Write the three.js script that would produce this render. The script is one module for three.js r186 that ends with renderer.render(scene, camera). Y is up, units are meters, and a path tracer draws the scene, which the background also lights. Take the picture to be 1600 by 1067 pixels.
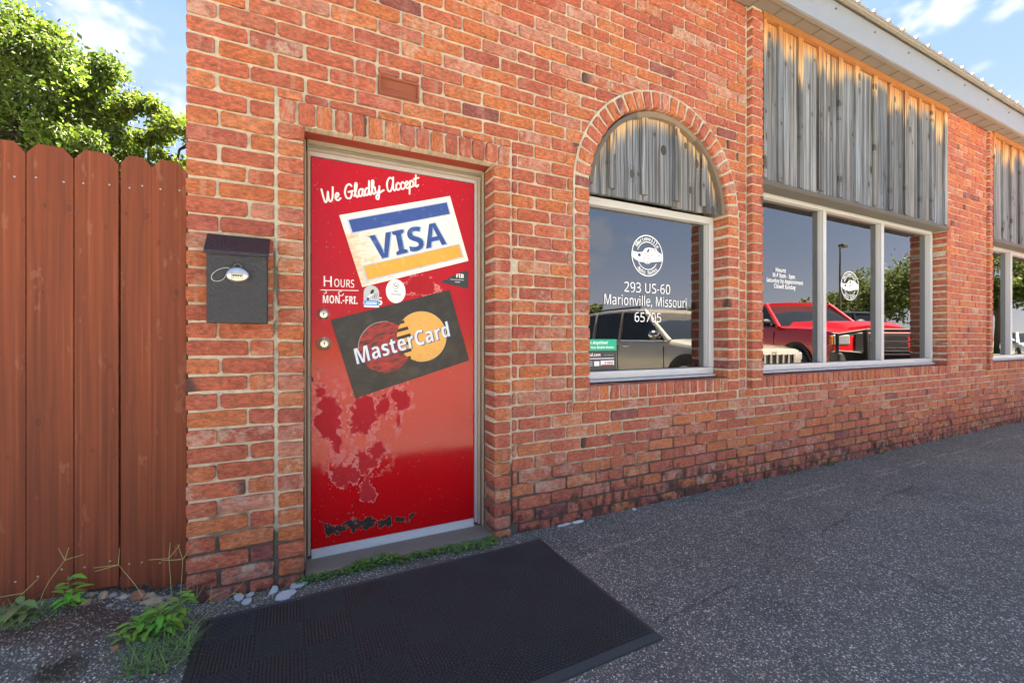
import * as THREE from 'three';
import { RoundedBoxGeometry } from 'three/addons/geometries/RoundedBoxGeometry.js';
import { mergeGeometries, mergeVertices, toCreasedNormals } from 'three/addons/utils/BufferGeometryUtils.js';

// ---------------------------------------------------------------- camera, sky, sun, exposure
const scene = new THREE.Scene();
const F = 680, CX = 800, CY = 530, AL = Math.atan(680 / 1375), D = 2.39, H = 1.2;
const CA = Math.cos(AL), SA = Math.sin(AL);
const camera = new THREE.PerspectiveCamera((2 * Math.atan(533.5 / F) * 180) / Math.PI, 1600 / 1067, 0.05, 900);
camera.position.set(0, H, D);
camera.lookAt(SA, H, D - CA);
camera.setViewOffset(1600, 1067, 0, 3.5, 1600, 1067);
const EXPOSURE = 16.5;
const SUN_DIR = new THREE.Vector3(0.32, 1, -0.383).normalize();
const sun = new THREE.DirectionalLight(0xfff1dd, 5);
sun.position.copy(SUN_DIR).multiplyScalar(60);
sun.castShadow = true;
sun.shadow.mapSize.set(4096, 4096);
Object.assign(sun.shadow.camera, { left: -25, right: 40, top: 40, bottom: -40, near: 1, far: 160 });
scene.add(sun); scene.add(sun.target);
const renderer = new THREE.WebGLRenderer({ antialias: true });
renderer.toneMapping = THREE.LinearToneMapping;
renderer.toneMappingExposure = EXPOSURE;
renderer.shadowMap.enabled = true;

// ---------------------------------------------------------------- random numbers and noise
function rng(seed) { let s = seed | 0; return () => { s = (s + 0x6d2b79f5) | 0; let t = Math.imul(s ^ (s >>> 15), 1 | s); t = (t + Math.imul(t ^ (t >>> 7), 61 | t)) ^ t; return ((t ^ (t >>> 14)) >>> 0) / 4294967296; }; }
const clamp = (x, a = 0, b = 1) => Math.min(b, Math.max(a, x));
const sstep = (a, b, x) => { const t = clamp((x - a) / (b - a)); return t * t * (3 - 2 * t); };
const lerp = (a, b, t) => a + (b - a) * t;
const NS = 256, NT = new Float32Array(NS * NS);
{ const r = rng(7); for (let i = 0; i < NT.length; i++) NT[i] = r(); }
function vn(x, y) {
  const xi = Math.floor(x), yi = Math.floor(y); let fx = x - xi, fy = y - yi; fx = fx * fx * (3 - 2 * fx); fy = fy * fy * (3 - 2 * fy);
  const x0 = xi & 255, x1 = (xi + 1) & 255, y0 = (yi & 255) << 8, y1 = ((yi + 1) & 255) << 8;
  const a = NT[y0 + x0], b = NT[y0 + x1], c = NT[y1 + x0], d = NT[y1 + x1];
  return a + (b - a) * fx + (c - a) * fy + (a - b - c + d) * fx * fy;
}
const fbm = (x, y, o = 4) => { let s = 0, a = 0.5, t = 0; for (let i = 0; i < o; i++) { s += a * vn(x, y); t += a; x = x * 2.03 + 17.1; y = y * 2.03 + 5.7; a *= 0.5; } return s / t; };
const toS = (l) => 255 * (l <= 0.0031308 ? l * 12.92 : 1.055 * Math.pow(l, 1 / 2.4) - 0.055);
const SRGB = new Uint8Array(4097); for (let i = 0; i <= 4096; i++) SRGB[i] = Math.round(toS(i / 4096));
const s8 = (l) => SRGB[(clamp(l) * 4096) | 0];
const P = (x, y, z = 0) => { const t = (x - CX) / F, Z = (D - z) / (CA - t * SA); return [Z * (t * CA + SA), H - ((y - CY) / F) * Z]; };       // a pixel on a plane parallel to the wall
const G = (x, y, h = 0) => { const Z = (F * (H - h)) / (y - CY), X = ((x - CX) / F) * Z; return [X * CA + Z * SA, D - (Z * CA - X * SA)]; }; // a pixel on level ground

// ---------------------------------------------------------------- the sky: air and small fair weather clouds
{
  const W = 2048, HH = 1024, data = new Float32Array(W * HH * 4), r = rng(21), clouds = [];
  const dirOf = (x, y) => { const t = (x - CX) / F, u = (CY - y) / F; return new THREE.Vector3(t * CA + SA, u, -(CA - t * SA)).normalize(); };
  for (const [x, y, sx, sy, k] of [[172, 72, 0.062, 0.034, 0.9], [118, -8, 0.08, 0.03, 0.85], [272, 174, 0.04, 0.03, 0.8], [1466, 14, 0.05, 0.03, 1], [1586, 8, 0.045, 0.024, 0.9], [1518, 112, 0.02, 0.01, 0.5]]) { const d = dirOf(x, y); clouds.push([Math.atan2(d.z, d.x), Math.asin(d.y), sx, sy, k]); }
  for (let i = 0; i < 60; i++) { const az = (r() * 2 - 1) * Math.PI, el = 0.1 + r() * 0.9; if (az > -2.5 && az < 0.2 && el > 0.2) continue; clouds.push([az, el, 0.03 + r() * 0.07, 0.015 + r() * 0.025, 0.4 + r() * 0.5]); }
  for (let row = 0; row < HH; row++) {
    const el = ((row + 0.5) / HH - 0.5) * Math.PI, se = Math.sin(el);
    for (let col = 0; col < W; col++) {
      const az = ((col + 0.5) / W - 0.5) * 2 * Math.PI, o = (row * W + col) * 4;
      let c;
      if (se < 0) c = [0.3, 0.3, 0.28];
      else {
        const h = Math.pow(1 - se, 3.2), g = Math.pow(1 - se, 9);
        c = [0.27 + 0.36 * h + 0.5 * g, 0.43 + 0.3 * h + 0.36 * g, 0.76 + 0.2 * h + 0.1 * g];
        let m = 0;
        for (const [ca, ce, sx, sy, k] of clouds) {
          let da = az - ca; if (da > Math.PI) da -= 2 * Math.PI; if (da < -Math.PI) da += 2 * Math.PI;
          da *= Math.cos(el); const de = el - ce; if (Math.abs(da) > sx * 3 || Math.abs(de) > sy * 3.4) continue;
          const q = Math.exp(-(da * da) / (sx * sx) - (de * de) / (sy * sy * (de < 0 ? 0.7 : 1.3)));
          m = Math.max(m, k * sstep(0.3, 0.85, q * 0.95 + 1.5 * (fbm(az * 34 + ca * 9, el * 60, 6) - 0.5)) * sstep(0.04, 0.4, q));
        }
        const wisp = 0.16 * sstep(0.52, 0.85, fbm(az * 3.2 + 4, el * 9, 5)) * sstep(0.05, 0.3, el); m = Math.min(1, m + wisp);
        c = [lerp(c[0], 0.68, m), lerp(c[1], 0.73, m), lerp(c[2], 0.84, m)];
      }
      data[o] = c[0] / EXPOSURE * 1.56; data[o + 1] = c[1] / EXPOSURE * 1.56; data[o + 2] = c[2] / EXPOSURE * 1.56; data[o + 3] = 1;
    }
  }
  const t = new THREE.DataTexture(data, W, HH, THREE.RGBAFormat, THREE.FloatType);
  t.mapping = THREE.EquirectangularReflectionMapping; t.magFilter = THREE.LinearFilter; t.needsUpdate = true;
  scene.background = t; scene.environment = t;
}

// ---------------------------------------------------------------- helpers
const taken = new Map();
function numbered(n) { const k = taken.get(n) ?? 0; taken.set(n, k + 1); return k ? n + '_' + String(k).padStart(3, '0') : n; }
function shadows(o) { o.castShadow = o.receiveShadow = true; return o; }
function mesh(name, geo, mat, parent) { const m = shadows(new THREE.Mesh(geo, mat)); m.name = parent ? name : numbered(name); (parent ?? scene).add(m); return m; }
function group(name, parent) { const g = new THREE.Group(); g.name = parent ? name : numbered(name); (parent ?? scene).add(g); return g; }
function thing(name, label, category, [x, y, z] = [0, 0, 0], grp) { const g = group(name); g.position.set(x, y, z); g.userData = { label, category }; if (grp) g.userData.group = grp; return g; }
function tag(o, label, category, grp) { o.userData = { label, category }; if (grp) o.userData.group = grp; return o; }
function structure(o) { o.userData = { kind: 'structure' }; return o; }
const mat = (r, g, b, rough = 0.8, more = {}) => new THREE.MeshPhysicalMaterial({ color: new THREE.Color().setRGB(r, g, b), roughness: rough, ...more });
const flatBox = (x0, x1, y0, y1, z0, z1) => new THREE.BoxGeometry(x1 - x0, y1 - y0, z1 - z0).translate((x0 + x1) / 2, (y0 + y1) / 2, (z0 + z1) / 2);
const box = (x0, x1, y0, y1, z0, z1, r = 0.004) => new RoundedBoxGeometry(x1 - x0, y1 - y0, z1 - z0, 1, Math.min(r, (x1 - x0) / 2.1, (y1 - y0) / 2.1, (z1 - z0) / 2.1)).translate((x0 + x1) / 2, (y0 + y1) / 2, (z0 + z1) / 2);
const merge = (l) => mergeGeometries(l.map((g) => (g.index ? g.toNonIndexed() : g)).map((g) => { for (const k of Object.keys(g.attributes)) if (!['position', 'normal', 'uv'].includes(k)) g.deleteAttribute(k); return g; }));
function rod(a, b, r0, r1 = r0, seg = 7) { const A = new THREE.Vector3(...a), B = new THREE.Vector3(...b), d = B.clone().sub(A), g = new THREE.CylinderGeometry(r1, r0, d.length(), seg); g.applyQuaternion(new THREE.Quaternion().setFromUnitVectors(new THREE.Vector3(0, 1, 0), d.normalize())); g.translate((A.x + B.x) / 2, (A.y + B.y) / 2, (A.z + B.z) / 2); return g; }
function canvasOf(w, h, draw) { const c = document.createElement('canvas'); c.width = w; c.height = h; draw(c.getContext('2d'), w, h); return c; }
function canvasTex(c, srgb = true) { const t = new THREE.CanvasTexture(c); if (srgb) t.colorSpace = THREE.SRGBColorSpace; t.wrapS = t.wrapT = THREE.RepeatWrapping; t.magFilter = THREE.LinearFilter; return t; }
function dataTex(w, h, fn, srgb = true, wrap = THREE.RepeatWrapping) {
  const d = new Uint8Array(w * h * 4); fn(d, w, h); const t = new THREE.DataTexture(d, w, h, THREE.RGBAFormat);
  if (srgb) t.colorSpace = THREE.SRGBColorSpace; t.wrapS = t.wrapT = wrap; t.magFilter = THREE.LinearFilter; t.needsUpdate = true; return t;
}
function scaled(t, rx, ry, ox = 0, oy = 0) { const c = t.clone(); c.repeat.set(rx, ry); c.offset.set(ox, oy); c.needsUpdate = true; return c; }
class GB { // collects triangles
  constructor() { this.p = []; this.n = []; this.u = []; this.v = []; this.c = []; this.i = []; }
  vert(p, n, u, v, c) { this.p.push(...p); this.n.push(...n); this.u.push(...u); if (v) this.v.push(...v); if (c) this.c.push(...c); return this.p.length / 3 - 1; }
  tri(a, b, c) { this.i.push(a, b, c); }
  geo(normals = true) {
    const g = new THREE.BufferGeometry(); g.setAttribute('position', new THREE.Float32BufferAttribute(this.p, 3));
    if (this.u.length) g.setAttribute('uv', new THREE.Float32BufferAttribute(this.u, 2)); if (this.v.length) g.setAttribute('uv1', new THREE.Float32BufferAttribute(this.v, 2));
    if (this.c.length) g.setAttribute('color', new THREE.Float32BufferAttribute(this.c, 3)); g.setIndex(this.i);
    if (normals) g.setAttribute('normal', new THREE.Float32BufferAttribute(this.n, 3)); else g.computeVertexNormals();
    return g;
  }
}
const grainTex = dataTex(512, 512, (d, w) => { for (let y = 0; y < w; y++) for (let x = 0; x < w; x++) { const n = clamp(0.5 + (fbm(x / 4, y / 4, 3) - 0.5) * 1.1 + (fbm(x / 16, y / 16, 2) - 0.5) * 0.9), o = (y * w + x) * 4; d[o] = d[o + 1] = d[o + 2] = n * 255; d[o + 3] = 255; } }, false);
const bump = (perMetre, ch = 0) => { const t = scaled(grainTex, perMetre, perMetre); t.channel = ch; return t; };

// ================================================================= GROUND
const mound = (x, z) => 0.1 * sstep(-0.42, -0.85, x) * sstep(0.75, 0.05, z) + 0.03 * sstep(-0.36, -0.5, x) * sstep(0.5, 0.0, z);
const asphaltCanvas = (() => {
  const S = 2048, M = 1.7, r = rng(99), col = document.createElement('canvas'), hgt = document.createElement('canvas'); col.width = col.height = hgt.width = hgt.height = S;
  const a = col.getContext('2d'), b = hgt.getContext('2d'); a.fillStyle = 'rgb(92,92,93)'; a.fillRect(0, 0, S, S); b.fillStyle = '#404040'; b.fillRect(0, 0, S, S);
  const px = S / M;
  for (let i = 0; i < 84000; i++) {
    const x = r() * S, y = r() * S, big = r(), R = (0.0013 + 0.0032 * big * big) * px, e = 0.55 + r() * 0.45, rot = r() * 3.14, t = r();
    const l = t < 0.42 ? 66 + r() * 52 : t < 0.82 ? 122 + r() * 56 : 178 + r() * 62, w = (r() - 0.25) * 10;
    a.fillStyle = `rgb(${l + w | 0},${l + w * 0.3 | 0},${l + 3 - w | 0})`; const hv = 90 + r() * 160 | 0; b.fillStyle = `rgb(${hv},${hv},${hv})`;
    for (const ox of x < 20 ? [0, S] : x > S - 20 ? [0, -S] : [0]) for (const oy of y < 20 ? [0, S] : y > S - 20 ? [0, -S] : [0]) for (const g of [a, b]) { g.beginPath(); g.ellipse(x + ox, y + oy, R, R * e, rot, 0, 6.3); g.fill(); }
  }
  return [col, hgt, M];
})();
const asphaltMap = canvasTex(asphaltCanvas[0]), asphaltBump = canvasTex(asphaltCanvas[1], false);
const asphaltMat = new THREE.MeshPhysicalMaterial({ map: scaled(asphaltMap, 1 / 1.7, 1 / 1.7), bumpMap: scaled(asphaltBump, 1 / 1.7, 1 / 1.7), bumpScale: 0.004, roughness: 0.78, vertexColors: true });
function sheet(x0, x1, z0, z1, nx, nz, yf, cf) {
  const g = new GB();
  for (let j = 0; j <= nz; j++) for (let i = 0; i <= nx; i++) { const x = lerp(x0, x1, i / nx), z = lerp(z0, z1, j / nz); g.vert([x, yf(x, z), z], [0, 1, 0], [x, -z], null, cf ? cf(x, z) : null); }
  for (let j = 0; j < nz; j++) for (let i = 0; i < nx; i++) { const a = j * (nx + 1) + i, b = a + nx + 1; g.tri(a, b, a + 1); g.tri(a + 1, b, b + 1); }
  return g.geo(false);
}
function asphaltTone(x, z) {
  // worn patches, hairline cracks, dust, and red soil by the fence
    let t = 1.0;
  t *= 0.72 + 0.38 * fbm(x * 1.3 + 9, z * 1.3, 4) + 0.2 * fbm(x * 11, z * 11, 3);
  const smooth = sstep(0.57, 0.66, fbm(x * 1.6 + 31, z * 2.6 + 2, 4)); t *= 1 - 0.1 * smooth;
  const line = (c, wd, brk) => sstep(wd, wd * 0.25, Math.abs(c)) * brk;
  if (x > 1.35) {
    t *= 1 + 0.55 * line(z - (0.4 - 0.012 * (x - 2) + (fbm(x * 2.2, 3, 4) - 0.5) * 0.1), 0.02, sstep(0.38, 0.55, fbm(x * 5, 1, 2)));
    t *= 1 + 0.4 * line(z - (0.27 + 0.05 * (x - 2) * 0.3 + (fbm(x * 3.1, 9, 4) - 0.5) * 0.08), 0.016, sstep(0.45, 0.6, fbm(x * 4, 7, 2)));
    t *= 1 - 0.5 * line(z - (0.86 + 0.16 * Math.sin(x * 1.1) + (fbm(x * 4, 12, 5) - 0.5) * 0.16), 0.012, sstep(0.42, 0.56, fbm(x * 2.4, 5, 2)));
    t *= 1 - 0.5 * line(x - (2.72 + (fbm(z * 4, 15, 5) - 0.5) * 0.3), 0.012, sstep(0.4, 0.55, fbm(z * 3, 6, 2)));
  }
  const dust = 0.5 * sstep(0.52, 0.7, fbm(x * 2.1 + 3, z * 3 + 7, 4)), spot = sstep(0.68, 0.73, fbm(x * 4.2 + 50, z * 4.2 + 11, 3)); t *= 1 - 0.14 * spot;
  let c = [t * (1.06 + 0.1 * dust), t * (1.0 + 0.06 * dust), t * (0.82 - 0.03 * dust)];
  const soil = sstep(0.5, 0.64, fbm(x * 7 + 2, z * 7 + 1, 4) + 0.12 * sstep(0.3, -0.05, z)) * sstep(-0.45, -0.62, x) * sstep(0.42, 0.1, z);
  const oil = sstep(0.52, 0.66, fbm(x * 6, z * 6, 3)) * sstep(0.2, 0.05, Math.hypot(x + 0.79, z - 0.33));
  c = [lerp(c[0], 0.62, soil * 0.8), lerp(c[1], 0.31, soil * 0.8), lerp(c[2], 0.2, soil * 0.8)]; return c.map((v, i) => v * lerp(1, [0.32, 0.28, 0.2][i], oil));
}
{
  const run = (a, b, step, far) => { const l = [far[0]]; for (let x = far[0]; x < a - 1e-6; x += 0.12) l.push(Math.min(a, x + 0.12)); for (let x = a + step; x < b; x += step) l.push(x); for (let x = b; x < far[1]; x += 0.12) l.push(x); l.push(far[1]); return l; };
  const xs = run(-1.5, 4.6, 0.014, [-2.2, 9.8]), zs = run(-0.06, 1.95, 0.014, [-0.4, 3.4]), p = new Float32Array(xs.length * zs.length * 3), u = new Float32Array(xs.length * zs.length * 2), c = new Float32Array(p.length), ix = [];
  zs.forEach((z, j) => xs.forEach((x, i) => { const k = j * xs.length + i, y = mound(x, z) + 0.004 * (fbm(x * 4, z * 4, 3) - 0.5); p.set([x, y, z], k * 3); u.set([x, -z], k * 2); c.set(asphaltTone(x, z), k * 3); if (i && j) { const a = k - xs.length - 1; ix.push(a, k - 1, a + 1, a + 1, k - 1, k); } }));
  const g = new THREE.BufferGeometry(); g.setAttribute('position', new THREE.BufferAttribute(p, 3)); g.setAttribute('uv', new THREE.BufferAttribute(u, 2)); g.setAttribute('color', new THREE.BufferAttribute(c, 3)); g.setIndex(ix); g.computeVertexNormals(); structure(mesh('asphalt', g, asphaltMat));
}
for (const [x0, x1, z0, z1] of [[-30, -2.2, -0.4, 3.4], [9.8, 46, -0.4, 3.4], [-30, 46, 3.4, 26]]) structure(mesh('parking_lot', sheet(x0, x1, z0, z1, Math.ceil((x1 - x0) * 4), Math.ceil((z1 - z0) * 4), (x, z) => (x < -2.2 && z < 3.4 ? mound(x, z) * sstep(-6, -2.2, x) : 0) - 0.002, asphaltTone), asphaltMat));
structure(mesh('ground', flatBox(-420, 420, -0.6, -0.05, -420, 420), mat(0.09, 0.115, 0.045, 1)));

// ================================================================= THE BUILDING
const building = thing('brick_building', 'low red brick shop building with a red door and boarded arch window', 'building', [0, 0, 0]);
const TOP = 3.98, XL = -0.44, XR = 13.4;
const CH = 0.0815, MOD = 0.2385, Y0 = 2.259 - 28 * CH;
// proud brick surrounds: door, arched window, the two wide windows
const DOOR = { x0: 0.031, x1: 1.059, top: 2.253, p: 0.015 };
const ARCH = { cx: 2.4435, cy: 2.205, ri: 0.6865, ro: 0.802 };
const W1 = { x0: 1.757, x1: 3.13, sill: 0.887 }, W2 = { x0: 3.53, x1: 7.067, sill: 0.887 }, W3 = { x0: 8.36, x1: 12.2, sill: 0.887 };
const wallCol = group('wall', building);
const zones = [
  [-0.095, 0.031, -1, 2.37], [0.031, 1.06, -1, 2.37], [1.06, 1.18, -1, 2.37],
  [1.632, 3.284, 0.783, 2.205], [3.37, 7.069, 0.783, 5], [8.25, 12.2, 0.783, 5],
];
const SB = [P(589, 125)[0], P(656.7, 125)[0], (P(589, 147.6)[1] + P(656.7, 163)[1]) / 2, (P(589, 115)[1] + P(656.7, 130.7)[1]) / 2]; zones.push(SB);
const J = 0.0125; // joint
const bricks = []; // {poly, z, zb, name, seed}
{
  const r = rng(1234);
  for (let k = -1; ; k++) {
    const ya = Y0 + k * CH, yb = ya + CH; if (ya > TOP) break;
    let segs = [[XL, XR, Math.max(ya, -0.03), Math.min(yb, TOP + 0.012)]];
    for (const [a, b, c, d] of zones) {
      const out = [];
      for (const [x0, x1, y0, y1] of segs) {
        if (b <= x0 || a >= x1 || d <= y0 + 0.004 || c >= y1 - 0.004) { out.push([x0, x1, y0, y1]); continue; }
        if (a > x0) out.push([x0, a, y0, y1]);
        if (b < x1) out.push([b, x1, y0, y1]);
        if (d < y1 - 0.028) out.push([Math.max(a, x0), Math.min(b, x1), d, y1]);
        if (c > y0 + 0.028) out.push([Math.max(a, x0), Math.min(b, x1), y0, c]);
      }
      segs = out;
    }
    const drift = (r() - 0.5) * 0.012, ph = (k & 1 ? -0.087 : 0.032) + drift;
    for (const [x0, x1, y0, y1] of segs) {
      let b = ph + Math.floor((x0 - ph) / MOD) * MOD;
      for (; b < x1; b += MOD) {
        let u = Math.max(b + (r() - 0.5) * 0.006, x0), v = Math.min(b + MOD + (r() - 0.5) * 0.006, x1);
        if (x0 === XL && u < XL + 0.02) u = XL - 0.006;
        const hy = Math.max(y0, ARCH.cy) - ARCH.cy, RR = ARCH.ri + 0.02; if (y1 > ARCH.cy && hy < RR) { const hc = Math.sqrt(RR * RR - hy * hy), a = ARCH.cx - hc, c = ARCH.cx + hc; if (u < a && v > c) { bricks.push({ q: [[u + J / 2, y0 + J / 2], [a, y0 + J / 2], [a, y1 - J / 2], [u + J / 2, y1 - J / 2]], z: 0, zb: -0.03, name: 'brick', seed: r() }); u = c; } else if (v > a && u < a) v = a; else if (u < c && v > c) u = c; }
        if (v - u < 0.04) continue;
        const cx = (u + v) / 2, cy = (y0 + y1) / 2;
        const inside = (x, y) => y > ARCH.cy - 0.02 && Math.hypot(x - ARCH.cx, y - ARCH.cy) < ARCH.ro - 0.02;
        if (inside(u, y0) && inside(u, y1) && inside(v, y0) && inside(v, y1)) continue;
        const sk = () => (r() - 0.5) * 0.005;
        const L = u <= XL ? u : u + J / 2, R = v - J / 2, B = y0 + J / 2, T = y1 - J / 2;
        bricks.push({ q: [[L + sk(), B + sk()], [R + sk(), B + sk()], [R + sk(), T + sk()], [L + sk(), T + sk()]], z: (r() - 0.5) * 0.006, zb: -0.035, name: 'brick', seed: r() });
      }
    }
  }
  const stack = (x0, x1, y0, y1, p, zb, name) => { const n = Math.round((y1 - y0) / CH), h = (y1 - y0) / n; for (let i = 0; i < n; i++) { const a = y0 + i * h + J / 2, b = y0 + (i + 1) * h - J / 2, e = () => (r() - 0.5) * 0.006; bricks.push({ q: [[x0 + e(), a + e()], [x1 + e(), a + e()], [x1 + e(), b + e()], [x0 + e(), b + e()]], z: p + e() * 0.6, zb, name, seed: r() }); } };
  const row = (x0, x1, y0, y1, n, p, zb, name) => { const w = (x1 - x0) / n; for (let i = 0; i < n; i++) { const e = () => (r() - 0.5) * 0.006; const a = x0 + i * w + J / 2, b = x0 + (i + 1) * w - J / 2; bricks.push({ q: [[a + e(), y0 + e()], [b + e(), y0 + e()], [b + e(), y1 + e()], [a + e(), y1 + e()]], z: p + e(), zb, name, seed: r() }); } };
  stack(-0.0815, DOOR.x0, -0.03, 2.253, 0.012, -0.13, 'jamb_brick');
  stack(DOOR.x1, 1.166, -0.03, 2.253, 0.015, -0.135, 'jamb_brick');
  row(-0.083, 1.166, 2.258, 2.367, 15, 0.015, -0.06, 'lintel_brick');
  stack(1.644, W1.x0, 0.783, 2.205, 0.015, -0.13, 'jamb_brick');
  stack(W1.x1, 3.262, 0.783, 2.205, 0.012, -0.13, 'jamb_brick');
  row(W1.x0, W1.x1, 0.787, 0.885, 16, 0.014, -0.13, 'sill_brick');
  stack(3.388, W2.x0, 0.783, TOP - 0.02, 0.042, -0.13, 'jamb_brick');
  stack(7.069, 7.172, 0.783, 2.6, 0.006, -0.13, 'jamb_brick');
  row(W2.x0, W2.x1, 0.787, 0.885, 42, 0.014, -0.13, 'sill_brick');
  stack(8.26, W3.x0, 0.783, TOP - 0.02, 0.029, -0.13, 'jamb_brick');
  row(W3.x0, W3.x1, 0.787, 0.885, 46, 0.014, -0.13, 'sill_brick');
  const NV = 27;
  for (let i = 0; i < NV; i++) {
    const a0 = Math.PI * (1 - i / NV) - 0.006, a1 = Math.PI * (1 - (i + 1) / NV) + 0.006, e = () => (r() - 0.5) * 0.007, gi = 0.006, pt = (a, R) => [ARCH.cx + Math.cos(a) * R + e() * 0.6, ARCH.cy + Math.sin(a) * R + e() * 0.6];
    const da = (w, R) => w / R / 2;
    bricks.push({ q: [pt(a1 + da(J * 0.6, ARCH.ri), ARCH.ri), pt(a1 + da(J, ARCH.ro), ARCH.ro), pt(a0 - da(J, ARCH.ro), ARCH.ro), pt(a0 - da(J * 0.6, ARCH.ri), ARCH.ri)], z: 0.014 + e(), zb: -0.12, name: 'arch_brick', seed: r() });
  }
}
// ---- brick colours painted in wall space: clay body, orange and plum firing, lime bloom, soot and moss stains at the foot
const TA = { x0: -0.5, x1: 3.42, y0: -0.05, y1: 4.0, w: 2048, h: 2048 }, TB = { x0: 3.3, x1: 13.6, y0: -0.05, y1: 4.0, w: 2048, h: 900 };
const PAL = [ // firing colours: body, second tone
  [[0.5, 0.132, 0.072], [0.54, 0.165, 0.092]], [[0.52, 0.142, 0.074], [0.47, 0.12, 0.07]], [[0.55, 0.168, 0.07], [0.58, 0.2, 0.088]], [[0.46, 0.12, 0.076], [0.5, 0.165, 0.11]],
  [[0.53, 0.195, 0.128], [0.57, 0.25, 0.172]], [[0.42, 0.106, 0.07], [0.46, 0.13, 0.09]], [[0.57, 0.182, 0.068], [0.54, 0.152, 0.062]], [[0.27, 0.082, 0.07], [0.33, 0.105, 0.086]],
];
function soot(x, y) { // black growth in patches and drips at the foot of the wall
  const low = (x > 1.1 ? 0.24 : 0.1) * (0.3 + 1.4 * fbm(x * 1.1 + 3, 2, 2)), t = (low - y) / low; if (t <= 0) return 0;
  return sstep(0.5, 0.78, fbm(x * 26, y * 20, 5) * 0.82 + t * 0.26) * 0.75;
}
function paintBrick(d, T, br) {
  const xs = br.q.map((p) => p[0]), ys = br.q.map((p) => p[1]), sx = T.w / (T.x1 - T.x0), sy = T.h / (T.y1 - T.y0), m = 0.006;
  const x0 = Math.min(...xs) - m, x1 = Math.max(...xs) + m, y0 = Math.min(...ys) - m, y1 = Math.max(...ys) + m;
  const r = rng((br.seed * 1e9) | 0), cxm = (x0 + x1) / 2, cym = (y0 + y1) / 2;
  const pick = r(), bloomNear = cym < 0.8 ? 0.08 : 0;
  const pal = PAL[br.pal ?? (pick < 0.24 ? 0 : pick < 0.47 ? 1 : pick < 0.64 ? 2 : pick < 0.75 ? 3 : pick < 0.82 ? 4 : pick < 0.88 ? 5 : pick < 0.985 ? 6 : 7)];
  const tone = 1.04 + r() * 0.18, bloom = br.bloom ?? (r() < 0.13 + bloomNear ? 0.5 + r() * 0.5 : r() * 0.3), ox = r() * 200, oy = r() * 200, ori = br.name === 'brick' || br.name === 'jamb_brick' ? [1, 2.2] : [2.2, 1], scorch = br.scorch ?? (r() < 0.018 ? (r() < 0.5 ? 1 : -1) : 0), fleck = r(), kiln = r() < 0.34 ? [lerp(x0, x1, 0.15 + 0.7 * r()), 0.006 + r() * 0.014, 0.1 + r() * 0.2] : null, kiln2 = kiln && r() < 0.5 ? kiln[0] + 0.05 + r() * 0.06 : 9;
  const pink = cym < 0.78 && cxm > 1.1 ? 0.015 : 0;
  for (let iy = Math.max(0, ((y0 - T.y0) * sy) | 0); iy <= Math.min(T.h - 1, ((y1 - T.y0) * sy) | 0); iy++) for (let ix = Math.max(0, ((x0 - T.x0) * sx) | 0); ix <= Math.min(T.w - 1, ((x1 - T.x0) * sx) | 0); ix++) {
    const x = T.x0 + (ix + 0.5) / sx, y = T.y0 + (iy + 0.5) / sy, o = (iy * T.w + ix) * 4;
    const n1 = fbm(x * 60 * ori[0] + ox, y * 60 * ori[1] + oy, 3), n2 = fbm(x * 13 * ori[0] + oy, y * 13 + ox, 3), n3 = vn(x * 260 + ox, y * 260);
    const k = sstep(0.38, 0.64, n2); let c = [0, 1, 2].map((i) => lerp(pal[0][i], pal[1][i], k) * tone * (0.5 + 1.0 * n1) + pink);
    if (kiln) { const kb = Math.max(sstep(1, 0.6, Math.abs(x - kiln[0] + (n2 - 0.5) * 0.008) / kiln[1]), sstep(1, 0.6, Math.abs(x - kiln2) / kiln[1])) * kiln[2] * (0.5 + n1); for (let i = 0; i < 3; i++) c[i] = lerp(c[i], [0.7, 0.44, 0.32][i], kb); }
    const bl = bloom * sstep(0.48, 0.78, n2 * 0.42 + fbm(x * 40 + oy, y * 40 + 3 + ox, 4) * 0.45 + n3 * 0.22 + (bloom > 0.5 ? 0.03 : -0.05)) * (0.45 + 0.75 * n1); for (let i = 0; i < 3; i++) c[i] = lerp(c[i], [0.74, 0.58, 0.46][i], clamp(bl * 0.85));
    if (n3 > 0.87) for (let i = 0; i < 3; i++) c[i] *= 0.55; else if (n3 < 0.07 && fleck > 0.4) for (let i = 0; i < 3; i++) c[i] = lerp(c[i], [0.62, 0.4, 0.26][i], 0.5);
    if (scorch) { const e = scorch > 0 ? (x - x0) / (x1 - x0) : (x1 - x) / (x1 - x0), s = sstep(0.62, 0.9, e + (n2 - 0.5) * 0.5) * 0.85; c = c.map((v, i) => lerp(v, [0.07, 0.055, 0.05][i], s)); }
    const so = soot(x, y); if (so > 0) c = c.map((v, i) => lerp(v, [0.028, 0.025, 0.022][i], so));
    d[o] = s8(c[0]); d[o + 1] = s8(c[1]); d[o + 2] = s8(c[2]); d[o + 3] = 255;
  }
}
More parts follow.
